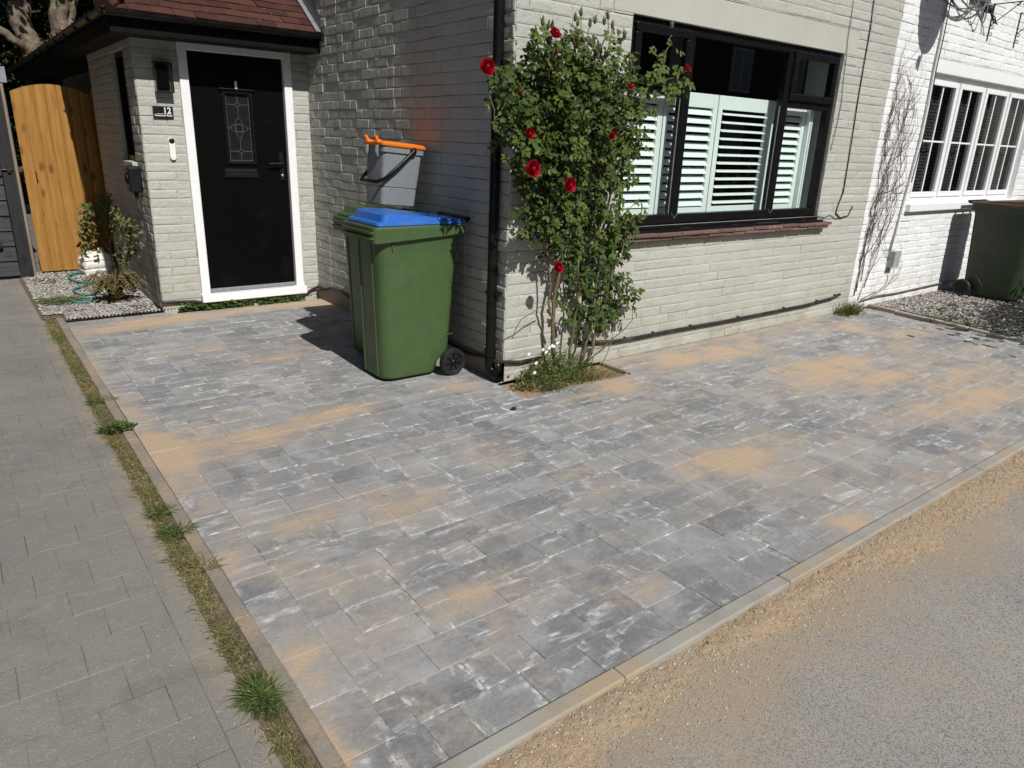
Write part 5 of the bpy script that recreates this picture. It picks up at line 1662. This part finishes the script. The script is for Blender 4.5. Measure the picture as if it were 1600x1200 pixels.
random.seed(77)
rose = thing('rose_bush', 'tall climbing rose with red blooms growing up the house corner by the window', 'rose bush', (0.35, -0.12, 0))
cn = MB()
canes = [[(868, 572, -.10), (864, 520, -.12), (868, 470, -.14), (880, 400, -.15), (882, 330, -.16), (876, 260, -.17), (872, 180, -.2), (868, 110, -.2)],
         [(915, 570, -.12), (928, 530, -.14), (945, 480, -.13), (955, 420, -.12), (950, 350, -.13), (952, 280, -.16), (948, 200, -.2), (930, 120, -.2)],
         [(905, 572, -.12), (920, 520, -.15), (934, 450, -.15), (938, 380, -.14), (930, 300, -.15), (915, 220, -.18), (905, 140, -.2)],
         [(890, 572, -.12), (898, 500, -.14), (905, 420, -.16), (908, 340, -.17), (900, 260, -.18), (895, 170, -.22)],
         [(868, 520, -.12), (858, 470, -.13), (856, 400, -.14), (848, 330, -.15), (832, 250, -.18), (822, 180, -.2)]]
for k, c in enumerate(canes):
    r0 = (0.016, 0.013, 0.011, 0.010, 0.009)[k]
    pts = [at(*q) for q in c]
    dense = []
    for i in range(len(pts) - 1):
        for f in (0, 0.33, 0.66): dense.append(pts[i].lerp(pts[i + 1], f) + Vector((rnd(-.012, .012), rnd(-.012, .012), 0)))
    dense.append(pts[-1])
    cn.tube(dense, [r0 * (1 - 0.65 * i / len(dense)) for i in range(len(dense))], 7)
thin = []
for q in (((925, 560), (960, 530), (985, 500), (992, 470)), ((945, 470), (968, 450), (990, 440)), ((930, 545), (955, 540), (958, 528), (940, 570)), ((880, 250), (800, 200), (775, 190), (766, 150), (762, 112)), ((900, 200), (980, 150), (1030, 130), (1055, 120), (1074, 110)),
          ((950, 200), (1010, 140), (1035, 100), (1045, 70), (1050, 55)), ((950, 230), (985, 200), (1005, 180)), ((870, 150), (868, 100), (867, 60)), ((905, 120), (908, 70), (908, 25)), ((912, 110), (920, 60), (922, 40)), ((930, 110), (945, 60), (950, 28)), ((935, 110), (952, 70), (957, 42)),
          ((860, 110), (850, 70), (848, 36)), ((856, 120), (855, 75), (857, 42)), ((955, 120), (970, 80), (976, 58)), ((865, 470), (842, 480), (815, 500), (800, 530)), ((955, 420), (972, 400), (980, 330), (1000, 310)), ((900, 100), (895, 60), (902, 40)), ((980, 360), (1000, 340), (1003, 318))):
    pts = [at(x, y, -0.2 - (0.12 if y < 250 else 0)) for x, y in q]
    dn_ = []
    for i in range(len(pts) - 1):
        for f in (0, .5): dn_.append(pts[i].lerp(pts[i + 1], f) + Vector((rnd(-.01, .01), rnd(-.015, .015), rnd(-.005, .005))))
    dn_.append(pts[-1])
    cn.tube(dn_, [0.0045 * (1 - 0.5 * i / len(dn_)) for i in range(len(dn_))], 5)
cn.build('canes', M['cane'], rose, smooth=True)

def shades_bin(b):
    return b.x < -0.03 and b.z - (0.85 - b.y) * 0.966 < 1.12 and random.random() < 0.5
fo = MB()
BL = [(835, 100, 40, 46), (885, 88, 44, 56), (940, 105, 46, 54), (805, 140, 40, 40), (855, 140, 46, 62), (915, 145, 50, 64), (970, 150, 36, 34), (800, 185, 34, 34), (845, 195, 42, 50), (900, 195, 50, 56), (958, 195, 44, 46),
      (835, 235, 44, 44), (885, 240, 40, 34), (950, 235, 36, 36), (818, 262, 26, 22), (858, 280, 40, 44), (900, 275, 36, 26), (955, 272, 32, 22), (842, 318, 30, 26), (872, 320, 34, 34), (910, 320, 30, 22), (945, 325, 28, 24), (968, 350, 20, 18),
      (838, 355, 26, 22), (868, 360, 30, 28), (905, 360, 32, 28), (940, 365, 32, 30), (962, 380, 16, 14), (880, 392, 24, 20), (915, 395, 30, 26), (950, 395, 22, 20), (900, 425, 26, 22), (935, 430, 26, 24), (968, 440, 18, 14), (960, 462, 18, 12), (915, 460, 22, 20), (895, 480, 18, 13), (935, 485, 20, 16), (925, 505, 18, 12), (960, 490, 16, 10), (980, 470, 14, 10)]
random.seed(78)
for (bx, by, br, dens) in BL:
    for _ in range(int(dens * 1.35 * (1.45 if by < 300 else 1.1 if by < 345 else 0.85))):
        a = rnd(0, 6.283); q = math.sqrt(random.random()) * br
        px, py = bx + math.cos(a) * q, by + math.sin(a) * q
        deep = random.random() ** 0.8
        thick = 0.36 if py < 260 else 0.24 if py < 380 else 0.17
        Y = -0.05 - thick * deep * (1 - 0.3 * (q / br))
        b = at(px, py, Y)
        if shades_bin(b): continue
        d = Vector((rnd(-1, 1), rnd(-.9, .25), rnd(-1.0, .45)))
        nrm = Vector((rnd(-.7, .7), rnd(-1.1, -.2), rnd(.1, 1.1)))
        leaflet_spray(fo, b, d, nrm, rnd(0.075, 0.128), 5, rnd(0.05, 1.0) ** 1.2, 0.0 if random.random() > .012 else 0.5)
def sprig(cx, cy, n, spread, Y, tone=0.75):
    for _ in range(n):
        b = at(cx + rnd(-spread, spread), cy + rnd(-spread, spread), Y + rnd(-.05, .05))
        if shades_bin(b): continue
        leaflet_spray(fo, b, Vector((rnd(-1, 1), rnd(-.6, .2), rnd(-1, .1))), Vector((rnd(-.5, .5), -1, rnd(.2, 1))), rnd(0.08, 0.125), 5, tone)
for s in ((778, 180, 4, 8, -.12), (772, 212, 3, 8, -.03), (768, 150, 3, 6, -.28), (800, 120, 6, 12, -.3), (1030, 78, 4, 9, -.3), (1046, 70, 3, 6, -.3), (1050, 100, 4, 9, -.3), (1025, 105, 6, 12, -.3), (1000, 125, 8, 12, -.28), (1062, 122, 4, 8, -.3), (1056, 132, 4, 6, -.3), (1010, 160, 5, 8, -.26), (1040, 125, 4, 8, -.3), (1070, 130, 3, 5, -.3),
          (848, 60, 2, 4, -.3), (905, 48, 3, 5, -.3), (948, 52, 3, 5, -.3), (1003, 320, 3, 4, -.22), (985, 345, 3, 6, -.2), (990, 205, 6, 10, -.24), (985, 235, 5, 9, -.22)):
    sprig(*s)
fo.build('foliage', M['rose_leaf'], rose)
for (px, py, r, cl, Y, fc) in ((867, 53, .050, .25, -.38, (.1, -.8, .6)), (761, 105, .056, 0, -.36, (-.3, -1, .25)), (1074, 107, .036, .2, -.36, (.2, -1, .5)), (827, 209, .043, .35, -.46, (-.1, -1, .2)), (832, 264, .060, 0, -.46, (-.15, -1, .15)), (890, 289, .053, 0, -.46, (-.1, -1, .05)), (957, 210, .036, .45, -.44, (.4, -1, .0)), (985, 135, .030, .1, -.44, (.1, -1, .9)), (872, 418, .046, 0, -.30, (-.1, -1, .35))):
    rose_flower(rose, at(px, py, Y), fc, r * 0.80, closed=cl, tone=0.6)
for (px, py, r) in ((868, 84, .018), (808, 142, .017), (950, 217, .022), (817, 275, .014)):
    rose_flower(rose, at(px, py, -.44), (-.1, -1, .4), r, closed=.8, name='opening_bud', tone=0.4)
bd = MB()
for (px, py) in ((848, 34), (857, 40), (908, 20), (903, 36), (922, 37), (950, 25), (957, 40), (976, 55), (944, 34), (896, 58), (1050, 40), (985, 100), (863, 40), (899, 28), (930, 32)):
    c = at(px, py, -.32)
    bd.lathe(c, (rnd(-.2, .2), rnd(-.2, .1), 1), [(0.002, -0.02), (0.009, -0.012), (0.011, 0.0), (0.007, 0.018), (0.001, 0.034)], 8)
    for k in range(3): bd.leaf(c + Vector((0, 0, -0.01)), Vector((rnd(-1, 1), rnd(-1, 1), 1.2)), Vector((rnd(-1, 1), -1, 0)), 0.04, 0.008, 0.5)
bd.build('buds', M['green_cane'], rose, smooth=True, props={'kind': 'stuff'})

# low planting at the foot of the rose
random.seed(80)
mb = MB()
mb.add([(-0.05, -0.33, -0.02), (0.92, -0.33, -0.02), (0.92, 0.0, -0.02), (-0.05, 0.0, -0.02)], [(0, 1, 2, 3)])
mb.build('soil_bed', sand_material('pit_sand', (0.27, 0.175, 0.10), (0.40, 0.275, 0.165), (0.40, 0.34, 0.26)), props=STRUCT)
wd = thing('flower_clump', 'low green weedy clump with small white daisies at the foot of the rose', 'plant', (0.35, -0.2, 0))
mb = MB()
for _ in range(1500):
    a = rnd(0, 6.283); q = random.random() ** .6
    x, y = 0.33 + 0.34 * q * math.cos(a), -0.165 + 0.155 * q * math.sin(a)
    h = (1 - q * 0.75) * 0.24 * (1.15 if x > 0.15 else 0.8)
    b = Vector((x, y, rnd(-0.01, h)))
    if random.random() < 0.55:
        mb.blade(b * 1, Vector((rnd(-.6, .6), rnd(-.8, .3), 1)), Vector((rnd(-.5, .5), rnd(-.6, .2), -.25)), rnd(.05, .13), .0045, rnd(.1, .9), 0.0 if random.random() > .28 else 1.0)
    else:
        mb.leaf(b, Vector((rnd(-1, 1), rnd(-1, .3), rnd(-.2, .8))), Vector((rnd(-.4, .4), -.6, 1)), rnd(.018, .04), rnd(.008, .014), rnd(.1, .9), g=0.0 if random.random() > .12 else .8)
mb.build('foliage', M['weed'], wd)
for (px, py) in ((858, 543), (865, 541), (853, 550), (862, 540), (837, 567), (835, 582), (870, 536), (848, 546), (826, 553)):
    c = at(px, py, -0.24)
    mb = MB()
    for k in range(9):
        a = 2 * math.pi * k / 9
        mb.leaf(c, Vector((math.cos(a), -0.45, math.sin(a) * .8 + .2)), Vector((0, -1, .7)), 0.014, 0.0065, 0.5, fold=0.05)
    mb.build('daisy', M['petal_white'], wd)
gw = MB()
for _ in range(420):
    x, y = 0.62 + random.gauss(0, .11), -0.22 + random.gauss(0, .05)
    gw.blade(Vector((x, y, -.02)), Vector((rnd(-.7, .7), rnd(-.8, .3), 1)), Vector((rnd(-.6, .6), rnd(-.6, .3), -.4)), rnd(.08, .2), .004, rnd(.2, .9), 0.4 if random.random() > .5 else 1.0)
gw.build('straw_tuft', M['grass'], props=P('tuft of straw coloured grass right of the daisies under the rose', 'grass tuft'))
gw = MB()
for _ in range(240):
    x, y = 0.20 + random.gauss(0, .045), -0.30 + random.gauss(0, .035)
    gw.blade(Vector((x, y, -.01)), Vector((rnd(-.6, .6), rnd(-.8, .5), 1)), Vector((rnd(-.5, .5), rnd(-.5, .5), -.2)), rnd(.04, .12), .003, rnd(.0, .4), rnd(0, .5))
gw.build('weed_sprig', M['weed'], props=P('small dark weed sprig at the front edge of the planting pit', 'weed'))
mb = MB()
mb.box(0.905, -0.30, -0.04, 0.928, -0.02, 0.006); mb.box(0.10, -0.336, -0.04, 0.9, -0.318, 0.004)
mb.build('pit_edging', M['grey_timber'], bevel=0.003, props=STRUCT)

# ivy weeds under the door step
random.seed(82)
mb = MB()
for _ in range(520):
    f = random.random()
    x = -1.36 + 1.15 * f
    if 0.52 < f < 0.66 and random.random() < .6: continue
    z = abs(random.gauss(0, .022)) + (0.02 if f < .4 else 0)
    mb.leaf(Vector((x, PYW - rnd(.03, .10), z)), Vector((rnd(-1, 1), -1, rnd(-.3, .5))), Vector((rnd(-.4, .4), -.5, 1)), rnd(.025, .05), rnd(.022, .04), rnd(.1, .8))
mb.build('ivy_weeds', M['weed'], props=P('strip of low green ivy weeds under the front door step', 'weeds'))
mb = MB()
x = -2.25
while x < -0.1:
    mb.tube([(x, 3.205 - 0.0, 0.0), (x + 0.012, 3.20, 0.030), (x + 0.024, 3.205, 0.0)], 0.007, 6); x += 0.029
mb.build('lawn_edging', M['black_plastic'], props=P('black scalloped plastic edging between the gravel and the new paving', 'edging'))

# weed at the joint of the two houses
gw = MB()
c0 = at(1327, 476, -.08)
for _ in range(420):
    b = Vector((c0.x + random.gauss(0, .09), -0.09 + random.gauss(0, .045), 0.0))
    gw.blade(b, Vector((rnd(-.6, .6), rnd(-.7, .3), 1)), Vector((rnd(-.4, .4), rnd(-.4, .2), -.2)), rnd(.07, .22), .007, rnd(.1, .9), 0 if random.random() > .35 else .9)
gw.build('weed_clump', M['weed'], props=P('grassy weed clump where the cream wall meets the white wall', 'weed'))
gw = MB()
for _ in range(700):
    y = rnd(-1.5, -.5)
    x = SIDE(y) + abs(random.gauss(0.05, .16)) + .04
    gw.blade(Vector((x, y, 0.015)), Vector((rnd(-.6, .6), rnd(-.7, .3), 1)), Vector((rnd(-.4, .4), rnd(-.4, .2), -.2)), rnd(.02, .05), .006, rnd(.5, 1), 0 if random.random() > .4 else .6)
gw.build('moss', M['weed'], props={'kind': 'stuff'})

# verge: dead grass and separate green tufts
random.seed(84)
gw = MB()
for _ in range(20000):
    y = rnd(-2.55, 3.4)
    dens = 0.80 + 0.8 * fbm(y * 2.2, 0.0, 6)
    if random.random() > dens: continue
    wv = 0.020 + 0.012 * fbm(y * 2.3, 4, 1)
    x = -2.362 + random.gauss(0, wv) + 0.02 * fbm(y * 1.7, 9, 2)
    if x > -2.295: x = -2.33
    L = rnd(.012, .042) * (1.0 + 0.9 * max(0, fbm(y * 3.1, 1.0, 3)))
    gw.blade(Vector((x, y, -0.008)), Vector((rnd(-1, .8), rnd(-1, 1), rnd(.25, 1))), Vector((rnd(-.5, .5), rnd(-.5, .5), -.3)), L, .0042, rnd(.1, 1), rnd(0, .4) if random.random() > (.50 - .6 * fbm(y * 2.1, 3, 8)) else rnd(.6, 1))
gw.build('dead_grass', M['grass'], props={'kind': 'stuff'})
def tuft(px, py, n, rx, ry, L, tone, label, leafy=False, brown=.1):
    c = gr(px, py)
    g = MB()
    for _ in range(n):
        a = rnd(0, 6.283); q = random.random() ** .7
        b = Vector((c.x + rx * q * math.cos(a), c.y + ry * q * math.sin(a), 0.012 if py < 500 else -0.004))
        d = Vector((math.cos(a) * q * .8 + rnd(-.75, .75), math.sin(a) * q * .8 + rnd(-.75, .75), .7))
        if leafy and random.random() < .6: g.leaf(b, d, Vector((rnd(-.3, .3), rnd(-.3, .3), 1)), L * rnd(.5, .9), L * .22, rnd(tone - .25, tone + .25))
        else: g.blade(b, d, Vector((math.cos(a) * .3, math.sin(a) * .3, -.35)), L * rnd(.5, 1.1), .0045, rnd(tone - .25, tone + .25), 1.0 if random.random() < brown else 0)
    g.build('grass_tuft', M['grass'], props=P(label, 'grass tuft', 'green tufts along the path edge'))
tuft(158, 627, 260, .075, .05, .05, .25, 'small dark flat grass tuft halfway along the path edge')
tuft(182, 672, 420, .075, .06, .06, .5, 'broad leafy bright green weed tuft on the path edge', True)
tuft(250, 800, 260, .05, .05, .05, .45, 'green grass tuft just above another one on the middle of the path edge')
tuft(276, 832, 300, .06, .05, .055, .5, 'green grass tuft overhanging the kerb below a similar one')
tuft(408, 1088, 620, .05, .075, .058, .6, 'largest spiky green grass tuft near the front of the path edge', False, .05)
tuft(96, 474, 800, .15, .16, .10, .35, 'grassy weed patch at the corner of the gravel bed', False, .2)
tuft(322, 885, 120, .04, .04, .06, .4, 'thin half dead grass tuft below the middle tufts', False, .5)

# shrub by the gate
random.seed(86)
shb = thing('shrub', 'small leafy shrub with thin bare stem by the porch corner', 'shrub', (-1.62, 5.0, 0))
mb = MB()
S0 = gr(183, 428)
SY = S0.y
def sp(px, py, dy=0):
    p = at(px, py, SY + dy)
    if p.x > -1.56: p = atx(px, py, -1.56 - abs(dy) * .3)
    return p
for q, r in ((((183, 430), (178, 410), (173, 394), (172, 380), (176, 364)), .014), (((173, 394), (166, 384), (163, 376)), .008), (((172, 380), (166, 362), (160, 345), (158, 330)), .008), (((176, 364), (182, 345), (180, 320)), .007), (((176, 364), (195, 350), (207, 345)), .007), (((166, 362), (145, 358), (132, 370)), .006), (((160, 345), (140, 335), (128, 325)), .006), (((183, 430), (205, 400), (215, 370)), .004)):
    mb.tube([sp(*p, rnd(-.05, .05)) for p in q], [r * (1 - .4 * i / len(q)) for i in range(len(q))], 6)
mb.build('stem', M['twig'], shb, smooth=True)
mb = MB()
for (bx, by, br, n) in ((165, 315, 14, 60), (150, 325, 16, 60), (132, 326, 10, 34), (172, 332, 16, 60), (184, 345, 12, 36), (135, 345, 12, 36), (130, 362, 9, 30), (136, 382, 9, 22), (148, 362, 12, 22), (198, 350, 12, 46), (208, 362, 10, 36), (200, 375, 12, 34), (190, 395, 12, 34), (205, 392, 8, 18), (195, 408, 8, 18), (150, 345, 14, 22), (168, 355, 14, 26), (133, 394, 5, 10), (150, 395, 6, 9)):
    for _ in range(n):
        a = rnd(0, 6.283); q = math.sqrt(random.random()) * br
        b = sp(bx + math.cos(a) * q, by + math.sin(a) * q, rnd(-.16, .16))
        mb.leaf(b, Vector((rnd(-1, 1), rnd(-1, .4), rnd(-.9, .6))), Vector((rnd(-.5, .5), -.7, 1)), rnd(.035, .06), rnd(.02, .032), rnd(.1, .9), g=0 if random.random() > .10 else .6)
mb.build('foliage', M['shrub_leaf'], shb)
# drooping fern
random.seed(87)
fe = thing('fern', 'half dead drooping fern on the gravel in front of the shrub', 'fern', (-1.75, 4.1, 0))
mb = MB()
fc = gr(182, 474)
for k in range(80):
    a = rnd(0, 6.283)
    L = rnd(.18, .33)
    pts = []
    for i in range(9):
        f = i / 8
        pts.append(Vector((fc.x + .02 * math.cos(a) + math.cos(a) * L * f * .85, fc.y + math.sin(a) * L * f * .85, 0.03 + 0.26 * math.sin(min(1, f * 1.15) * 2.5) * rnd(.97, 1.0) * (L / .3))))
    dead = random.random() < .45
    mb.col = (.4, .8 if dead else .2, .5, 1)
    mb.tube(pts, 0.0025, 4)
    for i in range(1, 9):
        for s in (-1, 1):
            t_ = (pts[i] - pts[i - 1]).normalized()
            sd = t_.cross(Vector((0, 0, 1))).normalized() * s
            for h in (0, .5):
                mb.leaf(pts[i - 1].lerp(pts[i], h), sd + t_ * .5 + Vector((0, 0, -.35)), Vector((0, 0, 1)), 0.045 * (1.1 - i / 11), 0.014, rnd(.1, .9), g=rnd(.5, 1) if dead else rnd(0, .35))
mb.build('fronds', M['fern'], fe)
# white plastic container, hose
ct = thing('plastic_container', 'white plastic water container standing by the orange gate under the shrub', 'container', (-1.70, 5.40, 0))
ct.rotation_euler = (0, 0, R(12))
mb = MB()
secs = []
for (z, e) in ((0.0, -.02), (0.012, 0), (0.07, .004), (0.078, -.008), (0.090, -.008), (0.098, .004), (0.16, .004), (0.168, -.008), (0.176, -.008), (0.184, .002), (0.22, -.012), (0.255, -.05), (0.268, -.085)):
    secs.append(rrect(-0.15 - e, 0.15 + e, -0.11 - e, 0.11 + e, 0.045, z))
mb.loft(secs, True, True)
mb.build('body', M['box_white'], ct, smooth=True, sharp=60, local=True)
mb = MB()
mb.tube([(-0.14, -0.03, 0.17), (-0.16, -0.06, 0.215), (-0.13, -0.07, 0.255), (-0.05, -0.05, 0.27)], 0.016, 8)
mb.build('handle', M['box_white'], ct, smooth=True, sharp=50, local=True)
mb = MB(); mb.lathe((0.07, 0, 0.262), (0, 0, 1), [(0.03, 0), (0.03, 0.03), (0.026, 0.034)], 16)
mb.build('cap', M['box_white'], ct, smooth=True, sharp=50, local=True)
mb = MB()
hp = [(128, 425), (112, 428), (105, 433), (118, 440), (140, 442), (148, 440), (128, 448), (112, 452), (122, 460), (145, 460), (160, 452)]
def chaik(p, n=2):
    for _ in range(n):
        q = [p[0]]
        for a, b in zip(p, p[1:]): q += [a.lerp(b, .25), a.lerp(b, .75)]
        q.append(p[-1]); p = q
    return p
mb.tube(chaik([gr(x, y, .035) for x, y in hp]), 0.011, 8)
mb.tube(chaik([gr(x, y, .03) for x, y in ((88, 470), (105, 466), (118, 473), (140, 471), (150, 466))]), 0.011, 8)
mb.build('garden_hose', M['hose'], smooth=True, props=P('teal garden hose coiled loosely on the gravel by the gate', 'hose'))

# trees behind the porch
random.seed(90)
def tree(name, label, base, limbs, leaves, lm='tree_leaf'):
    t = thing(name, label, 'tree', base, 0)
    mb = MB()
    for pts, r0, r1 in limbs:
        pts = chaik([Vector(p) for p in pts], 2)
        n = len(pts)
        mb.tube([p + Vector((rnd(-.02, .02), rnd(-.02, .02), 0)) for p in pts], [r0 + (r1 - r0) * i / n + rnd(-.01, .01) * r0 * 4 for i in range(n)], 12)
    mb.build('trunk', M['bark'], t, smooth=True)
    mb = MB()
    for (c, r, n, L, br) in leaves:
        for _ in range(n):
            v = Vector((random.gauss(0, .55), random.gauss(0, .55), random.gauss(0, .55))) * r
            mb.leaf(Vector(c) + v, Vector((rnd(-1, 1), rnd(-1, .5), rnd(-1, .5))), Vector((rnd(-.6, .6), rnd(-1, 0), 1)), L * rnd(.7, 1.2), L * .55, rnd(0, 1), g=1.0 if random.random() < br else 0)
    mb.build('crown', M[lm], t)
T1 = at(50, 130, 11.5); T2 = at(102, 110, 11.0)
a1 = at(30, -20, 11.5); a2 = at(28, 30, 11.5); a3 = at(50, 75, 11.5); 
tree('tree', 'pale barked tree with forked low limb at the top left corner', (T1.x, 11.5, 0),
     [([(T1.x + .15, 11.5, 0), at(55, 110, 11.5), a3, a2, a1, at(22, -90, 11.6), at(18, -200, 11.6)], .20, .10), ([at(52, 82, 11.4), at(20, 60, 11.3), at(-10, 42, 11.3), at(-60, 20, 11.3)], .085, .05), ([at(40, 60, 11.5), at(38, 20, 11.5), at(44, -30, 11.5)], .10, .07)],
     [(at(58, 15, 11.9), .30, 380, .10, .02), (at(2, 8, 12.2), .5, 420, .10, .0), (at(15, 95, 11.9), .3, 200, .07, .1), (at(62, 78, 11.6), .16, 200, .06, .8), (at(30, -130, 11.3), .8, 500, .14, 0), (at(10, -220, 10.8), 1.2, 700, .15, 0)])
b1 = at(95, 55, 11.0)
tree('tree', 'pale barked straight tree rising just left of the porch roof', (T2.x, 11, 0),
     [([(T2.x + .1, 11, 0), at(96, 95, 11.0), b1, at(92, 15, 11.0), at(88, -40, 11.0), at(84, -150, 11.0)], .17, .11), ([b1, at(112, 30, 11.1), at(115, 0, 11.1), at(122, -60, 11.2)], .08, .05)],
     [(at(72, 55, 11.9), .22, 240, .08, .4), (at(132, 5, 11.8), .3, 300, .08, .2), (at(110, -140, 11.2), .8, 500, .14, 0), (at(150, -60, 11.5), .6, 600, .11, .1), (at(80, -230, 10.7), 1.1, 600, .15, 0)])
# hedge behind the trees, its deep shade put into the leaf colour
mb = MB()
random.seed(92)
for _ in range(15000):
    x = rnd(-7, 2.5); z = rnd(0.6, 6.5)
    y = 13.6 + rnd(-.5, .5) + .5 * fbm(x, z, 3)
    mb.leaf(Vector((x, y, z)), Vector((rnd(-1, 1), rnd(-1, .2), rnd(-1, .3))), Vector((rnd(-.5, .5), rnd(-1, -.2), rnd(.2, 1))), rnd(.14, .24), rnd(.08, .13), rnd(0, .7), g=.8 if random.random() < .04 else 0)
mb.box(-8, 14.2, 0, 3, 14.6, 6.6)
mb.build('hedge', M['tree_leaf'], props=P('hedge coloured dark for deep shade, filling the gap behind the two trees', 'hedge'))
# dead leaves lying in the valley gutter
mb = MB()
for _ in range(90):
    p = Vector((EX - 0.02 + rnd(-.04, .06), rnd(4.6, 9.5), GZ + rnd(0.0, .05)))
    mb.leaf(p, Vector((rnd(-1, 1), rnd(-1, 1), rnd(0, .8))), Vector((rnd(-.5, .5), rnd(-1, 0), 1)), rnd(.03, .055), .02, .5, g=1)
mb.build('fallen_leaves', M['tree_leaf'], props={'kind': 'stuff'})

# hedge plant outside the right edge, whose shade falls over the gravel
sb = thing('front_shrub', 'leafy shrub at the right whose shade falls on the gravel', 'shrub', (6.6, -2.0, 0))
mb = MB()
random.seed(95)
for _ in range(3000):
    v = Vector((random.gauss(0, .75), random.gauss(0, .16), random.gauss(0, .28)))
    mb.leaf(Vector((6.35, -2.08, .70)) + v, Vector((rnd(-1, 1), rnd(-1, 1), rnd(-1, 1))), Vector((rnd(-1, 1), rnd(-1, 1), 1)), .10, .055, rnd(0, 1))
mb.build('foliage', M['shrub_leaf'], sb)
mb = MB()
for k in range(6): mb.tube([(6.1 + k * .25, -2.05, 0), (6.05 + k * .27, -2.0, .9)], [.02, .008], 6)
mb.build('stem', M['twig'], sb)

lh = thing('house', 'unseen brick house across the shared drive at the left, added to shade the porch side', 'house', (-8, 4, 0))  # house out of view, added to keep sky light off the porch side
mb = MB(); mb.box(-13, -1.5, 0, -5.6, 14, 6.2)
mb.build('walls', plain('left_brick', (0.10, 0.07, 0.055), 0.9, 0.1, var=.2, scale=8), lh)
mb = MB(); mb.add([(-13.2, -1.7, 6.2), (-5.4, -1.7, 6.2), (-5.4, 14.2, 6.2), (-13.2, 14.2, 6.2), (-9.3, 2, 9), (-9.3, 10, 9)], [(0, 1, 4), (1, 2, 5, 4), (2, 3, 5), (3, 0, 4, 5)])
mb.build('roof', M['tile'], lh)
# house across the road: it is what the window panes mirror
oh = thing('house', 'shaded brick house across the road mirrored in the dark window panes', 'house', (4, -15, 0))
mb = MB()
mb.box(-14, -22, 0, 44, -14, 6.0)
mb.build('walls', plain('brown_brick', (0.10, 0.075, 0.06), 0.9, 0.1, var=.2, scale=8), oh)
mb = MB()
mb.add([(-14.3, -13.7, 5.9), (44.3, -13.7, 5.9), (44.3, -18, 9.5), (-14.3, -18, 9.5), (44.3, -22.3, 5.9), (-14.3, -22.3, 5.9)], [(3, 2, 1, 0), (5, 4, 2, 3)])
mb.build('roof', M['tile'], oh)
for x in (-9, -4.5, 0, 4.5, 9, 13.5, 17.2, 20.6, 24, 28, 32):
    for z in (1.0, 3.6):
        mb = MB(); mb.box(x, -14.0, z, x + 1.2, -13.93, z + 1.5)
        f = mb.build('window', M['upvc'], oh)
        mb = MB(); mb.box(x + .08, -13.95, z + .08, x + .56, -13.92, z + 1.42); mb.box(x + .64, -13.95, z + .08, x + 1.12, -13.92, z + 1.42)
        mb.build('pane', M['upvc_grey'], f)  # flat grey stands in for sky reflected in these panes
# a few loose bits on the paving
random.seed(97)
for (px, py, lb) in ((1000, 541, 'small dark stone lying on the sand near the wall'), (803, 639, 'small dark leaf scrap on the paving below the downpipe')):
    mb = MB(); c = gr(px, py, .012); 
    for k in range(3): stone(mb, (c.x + rnd(-.01, .01), c.y + rnd(-.01, .01), .012), .02)
    mb.build('debris', M['cable'], props=P(lb, 'debris'))
